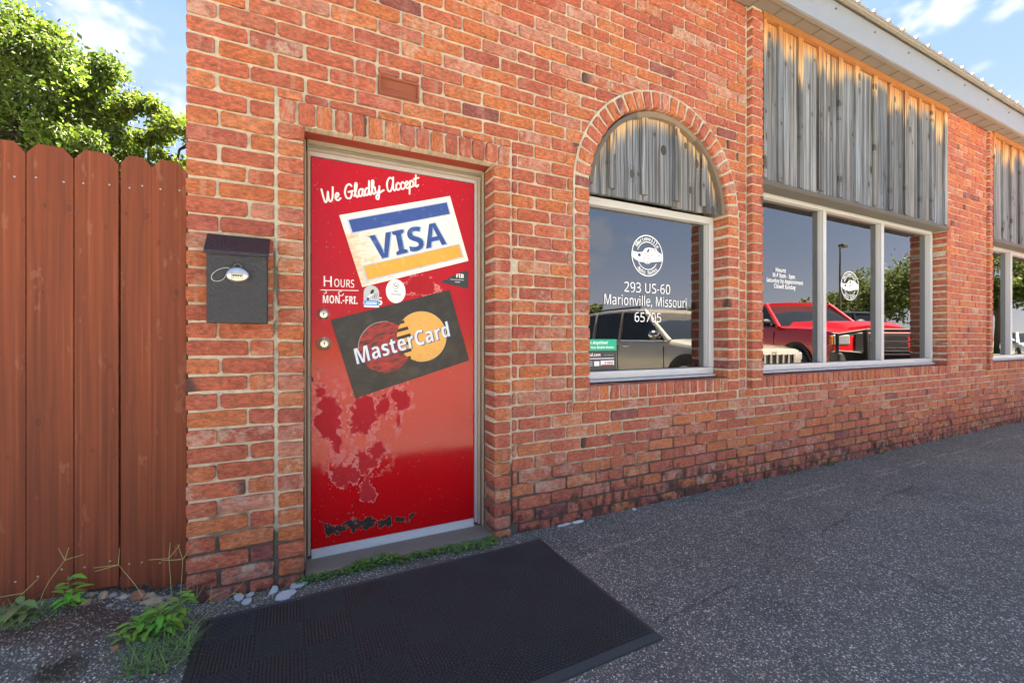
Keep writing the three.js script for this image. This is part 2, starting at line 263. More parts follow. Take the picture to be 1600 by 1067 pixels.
{ // a few bricks the photograph shows as unlike the rest
  const at = (px, py, set) => { const [x, y] = P(px, py); const b = bricks.find((q) => x > q.q[0][0] - 0.01 && x < q.q[1][0] + 0.01 && y > q.q[0][1] - 0.01 && y < q.q[2][1] + 0.01); if (b) Object.assign(b, set); };
  at(340, 760, { scorch: 1, bloom: 0.9, pal: 1 }); at(405, 860, { pal: 7, bloom: 0.5 }); at(400, 885, { bloom: 1, pal: 4 }); at(360, 868, { bloom: 0.9, pal: 0 }); at(420, 68, { bloom: 0.9, pal: 5 });
  at(370, 92, { pal: 6, bloom: 0 }); at(370, 140, { pal: 6, bloom: 0.1 }); at(390, 670, { bloom: 0.95, pal: 5 }); at(340, 290, { pal: 6, bloom: 0 }); at(965, 645, { pal: 7, bloom: 0.2 });
  at(885, 655, { bloom: 0.95 }); at(835, 745, { bloom: 0.9, pal: 0 }); at(1185, 628, { bloom: 1, pal: 4 }); at(1140, 148, { bloom: 1, pal: 4 }); at(970, 145, { bloom: 0.9, pal: 0 }); at(1050, 110, { pal: 7 });
}
for (const b of bricks) b.T = (b.q[0][0] + b.q[2][0]) / 2 < 3.38 ? TA : TB;
const brickTex = new Map();
for (const T of [TA, TB]) brickTex.set(T, dataTex(T.w, T.h, (d) => { for (let i = 0; i < d.length; i += 4) { d[i] = 150; d[i + 1] = 85; d[i + 2] = 60; d[i + 3] = 255; } for (const b of bricks) if (b.T === T) paintBrick(d, T, b); }, true, THREE.ClampToEdgeWrapping));
const brickMat = new Map([TA, TB].map((T) => [T, new THREE.MeshPhysicalMaterial({ map: brickTex.get(T), bumpMap: bump(8, 1), bumpScale: 0.0055, roughness: 0.9 })]));
function addBrick(g, br, ox = 0, oy = 0) {
  const r = rng((br.seed * 7e8) | 0), q = br.q, cx = (q[0][0] + q[2][0]) / 2, cy = (q[0][1] + q[2][1]) / 2, pts = [], T = br.T;
  for (let i = 0; i < 4; i++) {
    const a = q[i], b = q[(i + 1) & 3], len = Math.hypot(b[0] - a[0], b[1] - a[1]), ux = (b[0] - a[0]) / len, uy = (b[1] - a[1]) / len, c0 = Math.min(0.3 * len, 0.004 + r() * r() * 0.016), c1 = Math.min(0.3 * len, 0.004 + r() * r() * 0.016), w = () => (r() - 0.5) * 0.0055;
    pts.push([a[0] + ux * c0, a[1] + uy * c0]);
    if (len > 0.09) { pts.push([a[0] + ux * len * 0.36 - uy * w(), a[1] + uy * len * 0.36 + ux * w()]); pts.push([a[0] + ux * len * 0.68 - uy * w(), a[1] + uy * len * 0.68 + ux * w()]); }
    pts.push([b[0] - ux * c1, b[1] - uy * c1]);
  }
  const n = pts.length, uv = (x, y) => [(x - T.x0) / (T.x1 - T.x0), (y - T.y0) / (T.y1 - T.y0)], rings = [[0, br.zb, 0, 1], [0, br.z - 0.004, 0.3, 0.95], [0.0036, br.z, 1, 0.1]], at = [];
  for (const [inset, z, nz, no] of rings) at.push(pts.map(([x, y]) => {
    const dx = x - cx, dy = y - cy, l = Math.hypot(dx, dy), ix = x - Math.sign(dx) * Math.min(inset, Math.abs(dx)), iy = y - Math.sign(dy) * Math.min(inset, Math.abs(dy));
    const nrm = new THREE.Vector3((dx / l) * no * Math.min(1, Math.abs(dx) / Math.abs(q[1][0] - cx || 1)), (dy / l) * no * 1.3, nz).normalize();
    const deep = !inset && nz === 0 ? Math.min(br.z - z, Math.abs(q[1][0] - q[0][0]) - 0.012) : 0, ux = br.name === 'jamb_brick' ? ix - Math.sign(dx) * deep : ix, uy = br.name === 'sill_brick' && dy > 0 ? iy - Math.min(br.z - z, 0.09) * (nz === 0 ? 1 : 0) : iy;
    return g.vert([ix - ox, iy - oy, z + (inset ? (r() - 0.5) * 0.003 : 0)], nrm.toArray(), uv(ux, uy), [ix + z * 1.3, iy]);
  }));
  const c = g.vert([cx - ox, cy - oy, br.z + 0.001], [0, 0, 1], uv(cx, cy), [cx + br.z, cy]);
  for (let k = 0; k < 2; k++) for (let i = 0; i < n; i++) { const j = (i + 1) % n; g.tri(at[k][i], at[k][j], at[k + 1][j]); g.tri(at[k][i], at[k + 1][j], at[k + 1][i]); }
  for (let i = 0; i < n; i++) g.tri(at[2][i], at[2][(i + 1) % n], c);
}
{
  const V = new THREE.Vector3(); camera.updateMatrixWorld(true); camera.updateProjectionMatrix();
  const shown = (b) => { let a = 0; const p = b.q.map(([x, y]) => { V.set(x, y, b.z).project(camera); return [V.x, V.y, Math.abs(V.x) < 1.02 && Math.abs(V.y) < 1.02]; }); if (!p.some((s) => s[2])) return 0; for (let i = 0; i < 4; i++) { const s = p[i], t = p[(i + 1) & 3]; a += s[0] * t[1] - t[0] * s[1]; } return Math.abs(a); };
  const rest = new Map(); let own = 0;
  for (const kind of ['brick', 'jamb_brick', 'lintel_brick', 'sill_brick', 'arch_brick']) {
    const list = bricks.filter((b) => b.name === kind).map((b) => [shown(b), b]).sort((a, b) => b[0] - a[0]);
    list.forEach(([area, b], i) => {
      if (i < 300 && area > 1.5e-5) { const ox = (b.q[0][0] + b.q[2][0]) / 2, oy = (b.q[0][1] + b.q[2][1]) / 2, g = new GB(); addBrick(g, b, ox, oy); mesh(kind, g.geo(), brickMat.get(b.T), wallCol).position.set(ox, oy, 0); own++; }
      else { if (!rest.has(b.T)) rest.set(b.T, new GB()); addBrick(rest.get(b.T), b); }
    });
  }
  for (const [T, g] of rest) mesh('brickwork', g.geo(), brickMat.get(T), wallCol).userData = { kind: 'stuff' };
  console.log('bricks', bricks.length, 'own', own);
}
// ---- mortar: the body of the front wall, cut for the openings, and the beds of the proud surrounds
const mortarTex = dataTex(2048, 768, (d, w, h) => {
  for (let y = 0; y < h; y++) for (let x = 0; x < w; x++) {
    const X = -0.5 + (x / w) * 11, Y = -0.05 + (y / h) * 4.1, o = (y * w + x) * 4, n = fbm(X * 40, Y * 40, 3), m = fbm(X * 3, Y * 3, 3); let c = [0.66, 0.585, 0.46].map((v) => v * (0.66 + 0.46 * n + 0.26 * m));
    const low = (X > 1.1 ? 0.75 : 0.5) * (0.5 + 1.0 * fbm(X * 1.1 + 8, 4, 3)), t = clamp((low - Y) / low), k = sstep(0.42, 0.6, t * 0.62 + fbm(X * 9 + 4, Y * 9, 3) * 0.55) * 0.86;
    const bx = P(430, 430)[0], drip = sstep(0.03, 0.01, Math.abs(X - bx)) * sstep(0.9, 1.2, Y) * sstep(1.72, 1.6, Y) * sstep(0.4, 0.6, fbm(X * 60, Y * 12, 3)) * 0.7;
    c = c.map((v, i) => lerp(v, [0.05, 0.05, 0.04][i], Math.max(k, drip))); d[o] = s8(c[0]); d[o + 1] = s8(c[1]); d[o + 2] = s8(c[2]); d[o + 3] = 255;
  }
}, true, THREE.ClampToEdgeWrapping);
const mortarMat = new THREE.MeshPhysicalMaterial({ map: scaled(mortarTex, 1 / 11, 1 / 4.1, 0.5 / 11, 0.05 / 4.1), bumpMap: bump(5), bumpScale: 0.006, roughness: 0.95 });
{
  const s = new THREE.Shape([[XL, -0.3], [XR, -0.3], [XR, TOP + 0.02], [XL, TOP + 0.02]].map((p) => new THREE.Vector2(...p)));
  const hole = (pts) => s.holes.push(new THREE.Path(pts.map((p) => new THREE.Vector2(...p))));
  hole([[DOOR.x0 - 0.006, -0.2], [DOOR.x0 - 0.006, 2.262], [DOOR.x1 + 0.006, 2.262], [DOOR.x1 + 0.006, -0.2]]);
  const arc = []; for (let i = 0; i <= 40; i++) { const a = Math.PI * (i / 40); arc.push([ARCH.cx + Math.cos(a) * (ARCH.ri + 0.006), ARCH.cy + Math.sin(a) * (ARCH.ri + 0.006)]); }
  hole([[W1.x0 - 0.004, 0.79], ...arc.reverse(), [W1.x1 + 0.004, 0.79]]);
  hole([[W2.x0 - 0.004, 0.79], [W2.x0 - 0.004, TOP - 0.005], [W2.x1 + 0.004, TOP - 0.005], [W2.x1 + 0.004, 0.79]]);
  hole([[W3.x0 - 0.004, 0.79], [W3.x0 - 0.004, TOP - 0.005], [W3.x1 + 0.004, TOP - 0.005], [W3.x1 + 0.004, 0.79]]);
  const body = new THREE.ExtrudeGeometry(s, { depth: 0.22, bevelEnabled: false }).translate(0, 0, -0.231);
  const beds = [
    flatBox(-0.097, DOOR.x0 - 0.004, -0.03, 2.256, -0.13, -0.002), flatBox(DOOR.x1 + 0.005, 1.172, -0.03, 2.256, -0.13, 0.0005), flatBox(-0.097, 1.18, 2.2565, 2.372, -0.055, 0.001),
    flatBox(1.632, W1.x0 - 0.005, 0.78, 2.206, -0.13, 0.003), flatBox(W1.x1 + 0.005, 3.276, 0.78, 2.206, -0.13, 0.004), flatBox(1.7575, 3.1295, 0.776, 0.879, -0.12, 0.006),
    flatBox(3.394, W2.x0 - 0.005, 0.78, TOP - 0.003, -0.13, 0.032), flatBox(3.531, 7.066, 0.776, 0.879, -0.12, 0.006), flatBox(7.073, 7.17, 0.79, 2.6, -0.13, -0.004), flatBox(8.266, W3.x0 - 0.005, 0.78, TOP - 0.003, -0.13, 0.018), flatBox(8.361, 12.199, 0.776, 0.879, -0.12, 0.006),
  ];
  const ring = new THREE.Shape(); ring.absarc(ARCH.cx, ARCH.cy, ARCH.ro + 0.014, 0, Math.PI, false); ring.absarc(ARCH.cx, ARCH.cy, ARCH.ri + 0.006, Math.PI, 0, true);
  beds.push(new THREE.ExtrudeGeometry(ring, { depth: 0.125, bevelEnabled: false, curveSegments: 40 }).translate(0, 0, -0.12));
  for (const g of beds) if (g.type === 'BoxGeometry') { const p = g.attributes.position, u = g.attributes.uv; for (let i = 0; i < p.count; i++) u.setXY(i, p.getX(i), p.getY(i)); }
  mesh('mortar', merge([body, ...beds]), mortarMat, wallCol);
}
{ // one larger brick with a raised border, set above the door
  const [a, b, c, d] = [SB[0] + 0.004, SB[1] - 0.006, SB[2] + 0.007, SB[3] - 0.004], m = new THREE.MeshPhysicalMaterial({ color: new THREE.Color().setRGB(0.57, 0.17, 0.095), roughness: 0.9, bumpMap: bump(5), bumpScale: 0.006 });
  mesh('stamped_brick', merge([box(a, b, c, d, -0.03, -0.004, 0.003), box(a + 0.002, b - 0.002, c + 0.002, c + 0.014, -0.006, 0.012, 0.003), box(a + 0.002, b - 0.002, d - 0.014, d - 0.002, -0.006, 0.012, 0.003), box(a + 0.002, a + 0.014, c + 0.0145, d - 0.0145, -0.006, 0.012, 0.003), box(b - 0.014, b - 0.002, c + 0.0145, d - 0.0145, -0.006, 0.012, 0.003), box(a + 0.035, b - 0.035, (c + d) / 2 - 0.012, (c + d) / 2 + 0.012, -0.006, 0.0, 0.002)]), m, wallCol).userData.label = 'larger red brick with raised border';
}
// ---- the rest of the shell (side and back walls, floor), so that the rooms behind the glass are closed
{
  const BK = -8.2, shell = mat(0.4, 0.13, 0.08, 0.9, { bumpMap: bump(3), bumpScale: 0.006 });
  mesh('side_wall', flatBox(XL + 0.02, XL + 0.22, -0.3, TOP, BK, -0.23), mat(0.4, 0.37, 0.3, 0.95), building);
  const g = new GB(), r = rng(5); // brick courses of the left side wall
  for (let k = 0; k * CH < TOP - 0.06; k++) for (let b = -0.03 - (k & 1 ? 0.11 : 0); b > BK + 0.3; b -= MOD) { const br = { q: [[b - MOD + J, k * CH + J / 2], [b, k * CH + J / 2], [b, (k + 1) * CH - J / 2], [b - MOD + J, (k + 1) * CH - J / 2]], z: r() * 0.004, zb: -0.03, name: 'brick', seed: r(), T: TA }; addBrick(g, br); const n0 = g.u.length; const us = r() * 0.8 + 0.05, vs = r() * 0.8 + 0.1; for (let i = n0 - 2 * 43; i < n0; i += 2) if (i >= 0) { g.u[i] = us; g.u[i + 1] = vs; } }
  const side = g.geo(); side.rotateY(-Math.PI / 2); side.translate(XL + 0.008, 0, 0); mesh('side_brickwork', side, new THREE.MeshPhysicalMaterial({ color: new THREE.Color().setRGB(0.42, 0.12, 0.07), roughness: 0.9 }), building).userData = { kind: 'stuff' };
  mesh('back_wall', flatBox(XL + 0.02, XR, -0.3, TOP, BK - 0.2, BK), shell, building);
  mesh('side_wall', flatBox(XR - 0.2, XR, -0.3, TOP, BK, -0.23), shell, building);
  mesh('floor', flatBox(XL + 0.22, XR - 0.2, -0.28, 0.02, BK, -0.24), mat(0.12, 0.11, 0.1, 0.9), building);
  mesh('ceiling', flatBox(XL + 0.22, XR - 0.2, 3.1, 3.2, BK, -0.5), mat(0.4, 0.4, 0.38, 0.9), building);
}
// ---- eaves: soffit panels, fascia with screws, ribbed metal roof
{
  const ez = 0.17, brown = mat(0.2, 0.175, 0.15, 0.55), brown2 = mat(0.17, 0.145, 0.125, 0.6);
  const soffit = group('soffit', building);
  const panel = box(0, 0.262, 0, 0.012, -0.01, ez - 0.03, 0.002), rib = box(0, 0.014, 0, 0.012, -0.01, ez - 0.03, 0.003);
  for (let x = XL - 0.3; x < XR; x += 0.276) { mesh('soffit_panel', panel, brown, soffit).position.set(x, TOP, 0.014); mesh('soffit_rib', rib, brown2, soffit).position.set(x + 0.262, TOP - 0.006, 0.014); }
  mesh('edge_channel', merge([box(XL - 0.3, XR, TOP - 0.012, TOP + 0.01, ez - 0.032, ez - 0.002, 0.004)]), mat(0.24, 0.205, 0.17, 0.5), soffit);
  const fascia = mesh('fascia', merge([box(XL - 0.3, XR, TOP - 0.016, TOP + 0.235, ez, ez + 0.022, 0.003)]), mat(0.27, 0.3, 0.36, 0.45, { bumpMap: bump(2), bumpScale: 0.002 }), building);
  const screw = new THREE.CylinderGeometry(0.007, 0.009, 0.012, 8).rotateX(Math.PI / 2), sm = mat(0.12, 0.11, 0.1, 0.6);
  for (let x = 0.35; x < XR; x += 0.66) mesh('screw', screw, sm, fascia).position.set(x, TOP + 0.16 - 0.006 * Math.sin(x * 7), ez + 0.026);
  const rz0 = 0.255, ry = TOP + 0.245, ridge = -4.2, sl = 0.2, roofM = mat(0.33, 0.3, 0.25, 0.5, { metalness: 0.35, bumpMap: bump(2), bumpScale: 0.002 });
  const roof = group('roof', building);
  const front = new THREE.ExtrudeGeometry(new THREE.Shape([[-rz0, ry], [-ridge, ry + (rz0 - ridge) * sl], [-ridge, ry + (rz0 - ridge) * sl + 0.02], [-rz0, ry + 0.02]].map((p) => new THREE.Vector2(...p))), { depth: XR - XL + 0.9, bevelEnabled: false }).rotateY(Math.PI / 2).translate(XL - 0.45, 0, 0);
  const backS = new THREE.ExtrudeGeometry(new THREE.Shape([[-ridge, ry + (rz0 - ridge) * sl], [8.7, ry - 0.05], [8.7, ry - 0.03], [-ridge, ry + (rz0 - ridge) * sl + 0.02]].map((p) => new THREE.Vector2(...p))), { depth: XR - XL + 0.9, bevelEnabled: false }).rotateY(Math.PI / 2).translate(XL - 0.45, 0, 0);
  mesh('roof_sheet', merge([front, backS]), roofM, roof);
  const gab = new THREE.ExtrudeGeometry(new THREE.Shape([[-0.1, TOP], [8.3, TOP], [-ridge, ry + (rz0 - ridge) * sl - 0.02]].map((p) => new THREE.Vector2(...p))), { depth: 0.1, bevelEnabled: false }).rotateY(Math.PI / 2);
  mesh('gable', merge([gab.clone().translate(XL + 0.05, 0, 0), gab.clone().translate(XR - 0.2, 0, 0)]), mat(0.4, 0.38, 0.34, 0.8), building);
  const len = Math.hypot(rz0 - ridge, (rz0 - ridge) * sl) + 0.008, ribShape = new THREE.Shape([[-0.024, 0], [0.024, 0], [0.011, 0.024], [-0.011, 0.024]].map((p) => new THREE.Vector2(...p)));
  const ribG = new THREE.ExtrudeGeometry(ribShape, { depth: len, bevelEnabled: false }).translate(0, 0, -len).rotateX(Math.atan(sl));
  for (let x = XL - 0.4; x < XR + 0.3; x += 0.27) mesh('roof_rib', ribG, roofM, roof).position.set(x, ry + 0.018, rz0 + 0.006);
  mesh('roof_curl', merge([flatBox(XL - 0.45, XR + 0.45, ry - 0.022, ry + 0.004, rz0 - 0.035, rz0 - 0.006)]), mat(0.26, 0.235, 0.19, 0.6), roof);
}
// ---- boarded panels of weathered timber
function woodTex(wm, hm, edges, pxm, freshTop) { // edges: plank limits; freshTop(x): how far down the unweathered colour reaches
  const w = Math.min(2048, Math.round(wm * pxm)), h = Math.min(1024, Math.round(hm * pxm)), r = rng(edges.length * 31 + 5);
  const pl = edges.map(() => ({ o: r() * 90, ft: 0.4 + r() * 0.85, t: 0.78 + r() * 0.42, b: (r() - 0.5) * 0.03, kn: Array.from({ length: 2 + (r() * 4 | 0) }, () => [r(), r() * hm, 0.007 + r() * 0.02]) }));
  return dataTex(w, h, (d) => {
    for (let y = 0; y < h; y++) for (let x = 0; x < w; x++) {
      const X = (x / w) * wm, Y = (y / h) * hm; let k = 0; while (k < edges.length - 2 && X > edges[k + 1]) k++;
      const p = pl[k], pw = edges[k + 1] - edges[k], u = (X - edges[k]); let wob = 0, kd = 0;
      for (const [ku, ky, kr] of p.kn) { const dx = u - ku * pw, dy = (Y - ky), q = Math.hypot(dx, dy * 0.62) / kr; if (q < 5) { wob += dx * Math.exp(-q * q * 0.16) * 40; kd = Math.max(kd, sstep(1.25, 0.7, q), 0.6 * sstep(0.3, 0.0, Math.abs(q - 1.6)) * 0.6); } }
      const g = 0.78 * fbm(u * 260 + p.o + wob * 1.6, Y * 3.1 + p.o, 3) + 0.22 * fbm(u * 90 + p.o + wob, Y * 1.4 + p.o, 3), g2 = fbm(u * 36 + p.o * 2 + wob * 0.4, Y * 0.9, 3), crack = sstep(0.73, 0.79, vn(u * 85 + p.o * 3, Y * 0.8 + p.o));
      const grey = 0.84 * (0.06 + 0.44 * g * g + 0.26 * (g2 - 0.4)) * p.t, wm_ = 1 + 0.22 * (fbm(u * 9 + p.o, Y * 1.3 + 3, 3) - 0.4); let c = [grey * 0.9 * wm_ + p.b, grey * 0.97 + p.b * 0.4, grey * 1.08 / wm_ - p.b * 0.4];
      const ft = freshTop(X), f = sstep(0.11, -0.05, hm - Y - ft * p.ft * (0.4 + 1.2 * fbm(u * 70 + p.o, Y * 1.5, 3))), deep = sstep(1.0, 0.2, (hm - Y) / Math.max(0.02, ft) + (g - 0.5) * 0.9);
      const fresh = [lerp(0.66, 0.47, deep), lerp(0.43, 0.19, deep), lerp(0.22, 0.05, deep)].map((v) => v * (0.55 + 0.75 * g)); c = c.map((v, i) => lerp(v, fresh[i], f));
      const kk = Math.max(kd * 0.85, crack * 0.75); c = c.map((v, i) => lerp(v, [0.045, 0.036, 0.03][i], kk)); const o = (y * w + x) * 4; d[o] = s8(c[0]); d[o + 1] = s8(c[1]); d[o + 2] = s8(c[2]); d[o + 3] = 255;
    }
  }, true, THREE.ClampToEdgeWrapping);
}
const woodMat = (t, w, h, x0, y0) => new THREE.MeshPhysicalMaterial({ map: scaled(t, 1 / w, 1 / h, -x0 / w, -y0 / h), bumpMap: scaled(t, 1 / w, 1 / h, -x0 / w, -y0 / h), bumpScale: 0.003, roughness: 0.92 });
const xyUV = (g) => { const p = g.attributes.position, u = g.attributes.uv, n = g.attributes.normal; for (let i = 0; i < p.count; i++) u.setXY(i, p.getX(i) + (Math.abs(n.getX(i)) > 0.8 ? p.getZ(i) : 0), p.getY(i)); return g; };
const freshWood = mat(0.5, 0.2, 0.055, 0.85, { map: null, bumpMap: bump(3), bumpScale: 0.004 });
const greyWood = mat(0.2, 0.185, 0.17, 0.92, { bumpMap: bump(4), bumpScale: 0.006 });
function boarded(x0, x1, y0, y1, battens, zf) {
  const grp = group('wood_panel', building), mids = battens.map(([a, b]) => (a + b) / 2), r = rng(77);
  const edges = [x0, ...mids.filter((m) => m > x0 + 0.05 && m < x1 - 0.05), x1];
  const tex = woodTex(x1 - x0, y1 - y0, edges.map((e) => e - x0), 300, (x) => 0.2 + 0.07 * Math.sin(x * 2.1 + 1) + 0.05 * Math.sin(x * 6.3)), m = woodMat(tex, x1 - x0, y1 - y0, x0, y0);
  for (let i = 0; i < edges.length - 1; i++) { const lo = y0 + r() * 0.012; mesh('plank', xyUV(box(edges[i] + 0.003, edges[i + 1] - 0.003, lo, y1 - 0.05, zf - 0.03 + r() * 0.003, zf + r() * 0.004, 0.003)), m, grp); }
  const bt = woodTex(x1 - x0, y1 - y0, battens.flat().map((e) => clamp(e - x0, 0, x1 - x0)), 300, (x) => 0.25 + 0.1 * Math.sin(x * 3.1)), bm = woodMat(bt, x1 - x0, y1 - y0, x0, y0);
  for (const [a, b] of battens) mesh('batten', xyUV(box(a, b, y0 + r() * 0.03, y1 - 0.045 + r() * 0.02, zf + 0.002, zf + 0.022 + r() * 0.004, 0.004)), bm, grp);
  mesh('trim_board', merge([box(x0, x1, y1 - 0.048, y1 + 0.002, zf + 0.001, zf + 0.036, 0.004)]), freshWood, grp);
  mesh('drip_board', merge([box(x0 + 0.004, x1 + 0.012, y0 - 0.045, y0 - 0.003, zf - 0.11, zf + 0.03, 0.006)]), greyWood, grp);
  return grp;
}
const B2 = [[3.56, 3.598], [3.76, 3.815], [4.058, 4.124], [4.36, 4.44], [4.694, 4.766], [4.99, 5.075], [5.339, 5.403], [5.645, 5.713], [5.984, 6.052], [6.315, 6.367], [6.603, 6.684], [6.95, 7.02]];
boarded(3.535, 7.045, 2.56, TOP - 0.004, B2, 0.005);
boarded(8.366, 12.19, 2.56, TOP - 0.004, Array.from({ length: 13 }, (_, i) => [8.4 + i * 0.305, 8.46 + i * 0.305]), 0.005);
{ // the half-round boarding under the brick arch
  const grp = group('wood_panel', building), zf = -0.055, cx = ARCH.cx, cy = ARCH.cy, R = ARCH.ri - 0.014, base = 2.215;
  const bat = [[1.965, 2.005], [2.256, 2.31], [2.58, 2.63], [2.88, 2.935]], mids = bat.map(([a, b]) => (a + b) / 2), edges = [cx - R, ...mids, cx + R];
  const top = (x) => cy + Math.sqrt(Math.max(0, R * R - (x - cx) ** 2));
  const W = 2 * R, HH = R + 0.02, tex = woodTex(W, HH, edges.map((e) => e - (cx - R)), 620, (x) => (HH - (top(cx - R + x) - base)) + 0.045 + 0.02 * Math.sin(x * 9)), m = woodMat(tex, W, HH, cx - R, base);
  const strip = (a, b, z0, z1, lo, drop) => { const pts = [[a, lo], [b, lo]]; for (let i = 0; i <= 10; i++) { const x = lerp(b, a, i / 10); pts.push([x, Math.max(lo + 0.02, top(x) - drop)]); } return new THREE.ExtrudeGeometry(new THREE.Shape(pts.map((p) => new THREE.Vector2(...p))), { depth: z1 - z0, bevelEnabled: true, bevelSize: 0.002, bevelThickness: 0.002, bevelSegments: 1 }).translate(0, 0, z0); };
  for (let i = 0; i < 5; i++) mesh('plank', xyUV(strip(edges[i] + 0.003, edges[i + 1] - 0.003, zf - 0.03, zf - 0.003 * (i & 1), base + 0.004 * (i % 3), 0.012)), m, grp);
  const knot = mesh('knot', new THREE.CylinderGeometry(0.034, 0.034, 0.02, 18).rotateX(Math.PI / 2).scale(0.8, 1.15, 1).translate(2.489, 2.63, zf + 0.002 - 0.008), mat(0.05, 0.042, 0.036, 0.95), grp);
  for (const [a, b] of bat) mesh('batten', xyUV(strip(a, b, zf + 0.004, zf + 0.026, base + 0.045, 0.03)), m, grp);
  const hoop = (a0, a1, w, z0, z1) => { const s = new THREE.Shape(); s.absarc(cx, cy, R, a0, a1, false); s.absarc(cx, cy, R - w, a1, a0, true); return new THREE.ExtrudeGeometry(s, { depth: z1 - z0, bevelEnabled: true, bevelSize: 0.003, bevelThickness: 0.003, bevelSegments: 1, curveSegments: 16 }).translate(0, 0, z0); };
  mesh('arch_trim', hoop(0.02, 1.0, 0.03, zf + 0.004, zf + 0.045), mat(0.3, 0.23, 0.17, 0.9, { bumpMap: bump(6), bumpScale: 0.01 }), grp);
  mesh('arch_trim', hoop(1.01, 1.95, 0.034, zf + 0.004, zf + 0.038), mat(0.4, 0.31, 0.22, 0.9, { bumpMap: bump(6), bumpScale: 0.01 }), grp);
  mesh('arch_trim', hoop(1.96, 3.05, 0.026, zf + 0.004, zf + 0.042), mat(0.22, 0.2, 0.18, 0.9, { bumpMap: bump(6), bumpScale: 0.01 }), grp);
}
// ---- windows: white frames, dark reflective panes
const frameMat = mat(0.52, 0.53, 0.55, 0.35), glassMat = new THREE.MeshPhysicalMaterial({ color: new THREE.Color().setRGB(0.05, 0.055, 0.06), roughness: 0, ior: 2.6, transmission: 1, thickness: 0, bumpMap: scaled(grainTex, 0.035, 0.035), bumpScale: 0.00012 });
const GZ = -0.175;
function windowUnit(x0, x1, y0, y1, cuts) {
  const w = group('window', building), f = 0.055, z0 = -0.19, z1 = -0.125;
  mesh('head', box(x0 - 0.03, x1, y1 - f, y1, z0, z1, 0.004), frameMat, w);
  mesh('bottom_rail', merge([box(x0 - 0.03, x1, y0 + 0.022, y0 + 0.075, z0, z1, 0.004), box(x0 - 0.03, x1, y0, y0 + 0.02, z0, z1 + 0.025, 0.004)]), frameMat, w);
  for (const [a, b] of [[x0 - 0.03, x0 + f - 0.03], ...cuts, [x1 - f, x1]]) mesh('stile', merge([box(a, b, y0 + 0.0765, y1 - f - 0.0015, z0, z1 + 0.003, 0.004), box(a - 0.004, b + 0.004, y0 + 0.0765, y1 - f - 0.0015, z0 + 0.002, z1 - 0.02, 0.003)]), frameMat, w);
  const e = [x0 + f - 0.03, ...cuts.flat(), x1 - f];
  for (let i = 0; i < e.length; i += 2) mesh('pane', new THREE.PlaneGeometry(e[i + 1] - e[i] - 0.002, y1 - y0 - f - 0.08).translate((e[i] + e[i + 1]) / 2, (y0 + 0.077 + y1 - f) / 2, GZ), glassMat, w).geometry.attributes.uv.array.set([0, y1 - y0, e[i + 1] - e[i], y1 - y0, 0, 0, e[i + 1] - e[i], 0].map((v, k) => v + (k & 1 ? 0 : e[i])));
  return w;
}
const win1 = windowUnit(W1.x0, W1.x1 - 0.003, 0.893, 2.215, []);
const win2 = windowUnit(W2.x0, W2.x1 - 0.02, 0.893, 2.545, [[4.712, 4.766], [5.828, 5.886]]);
windowUnit(W3.x0, W3.x1, 0.893, 2.545, [[9.53, 9.6], [10.76, 10.82]]);
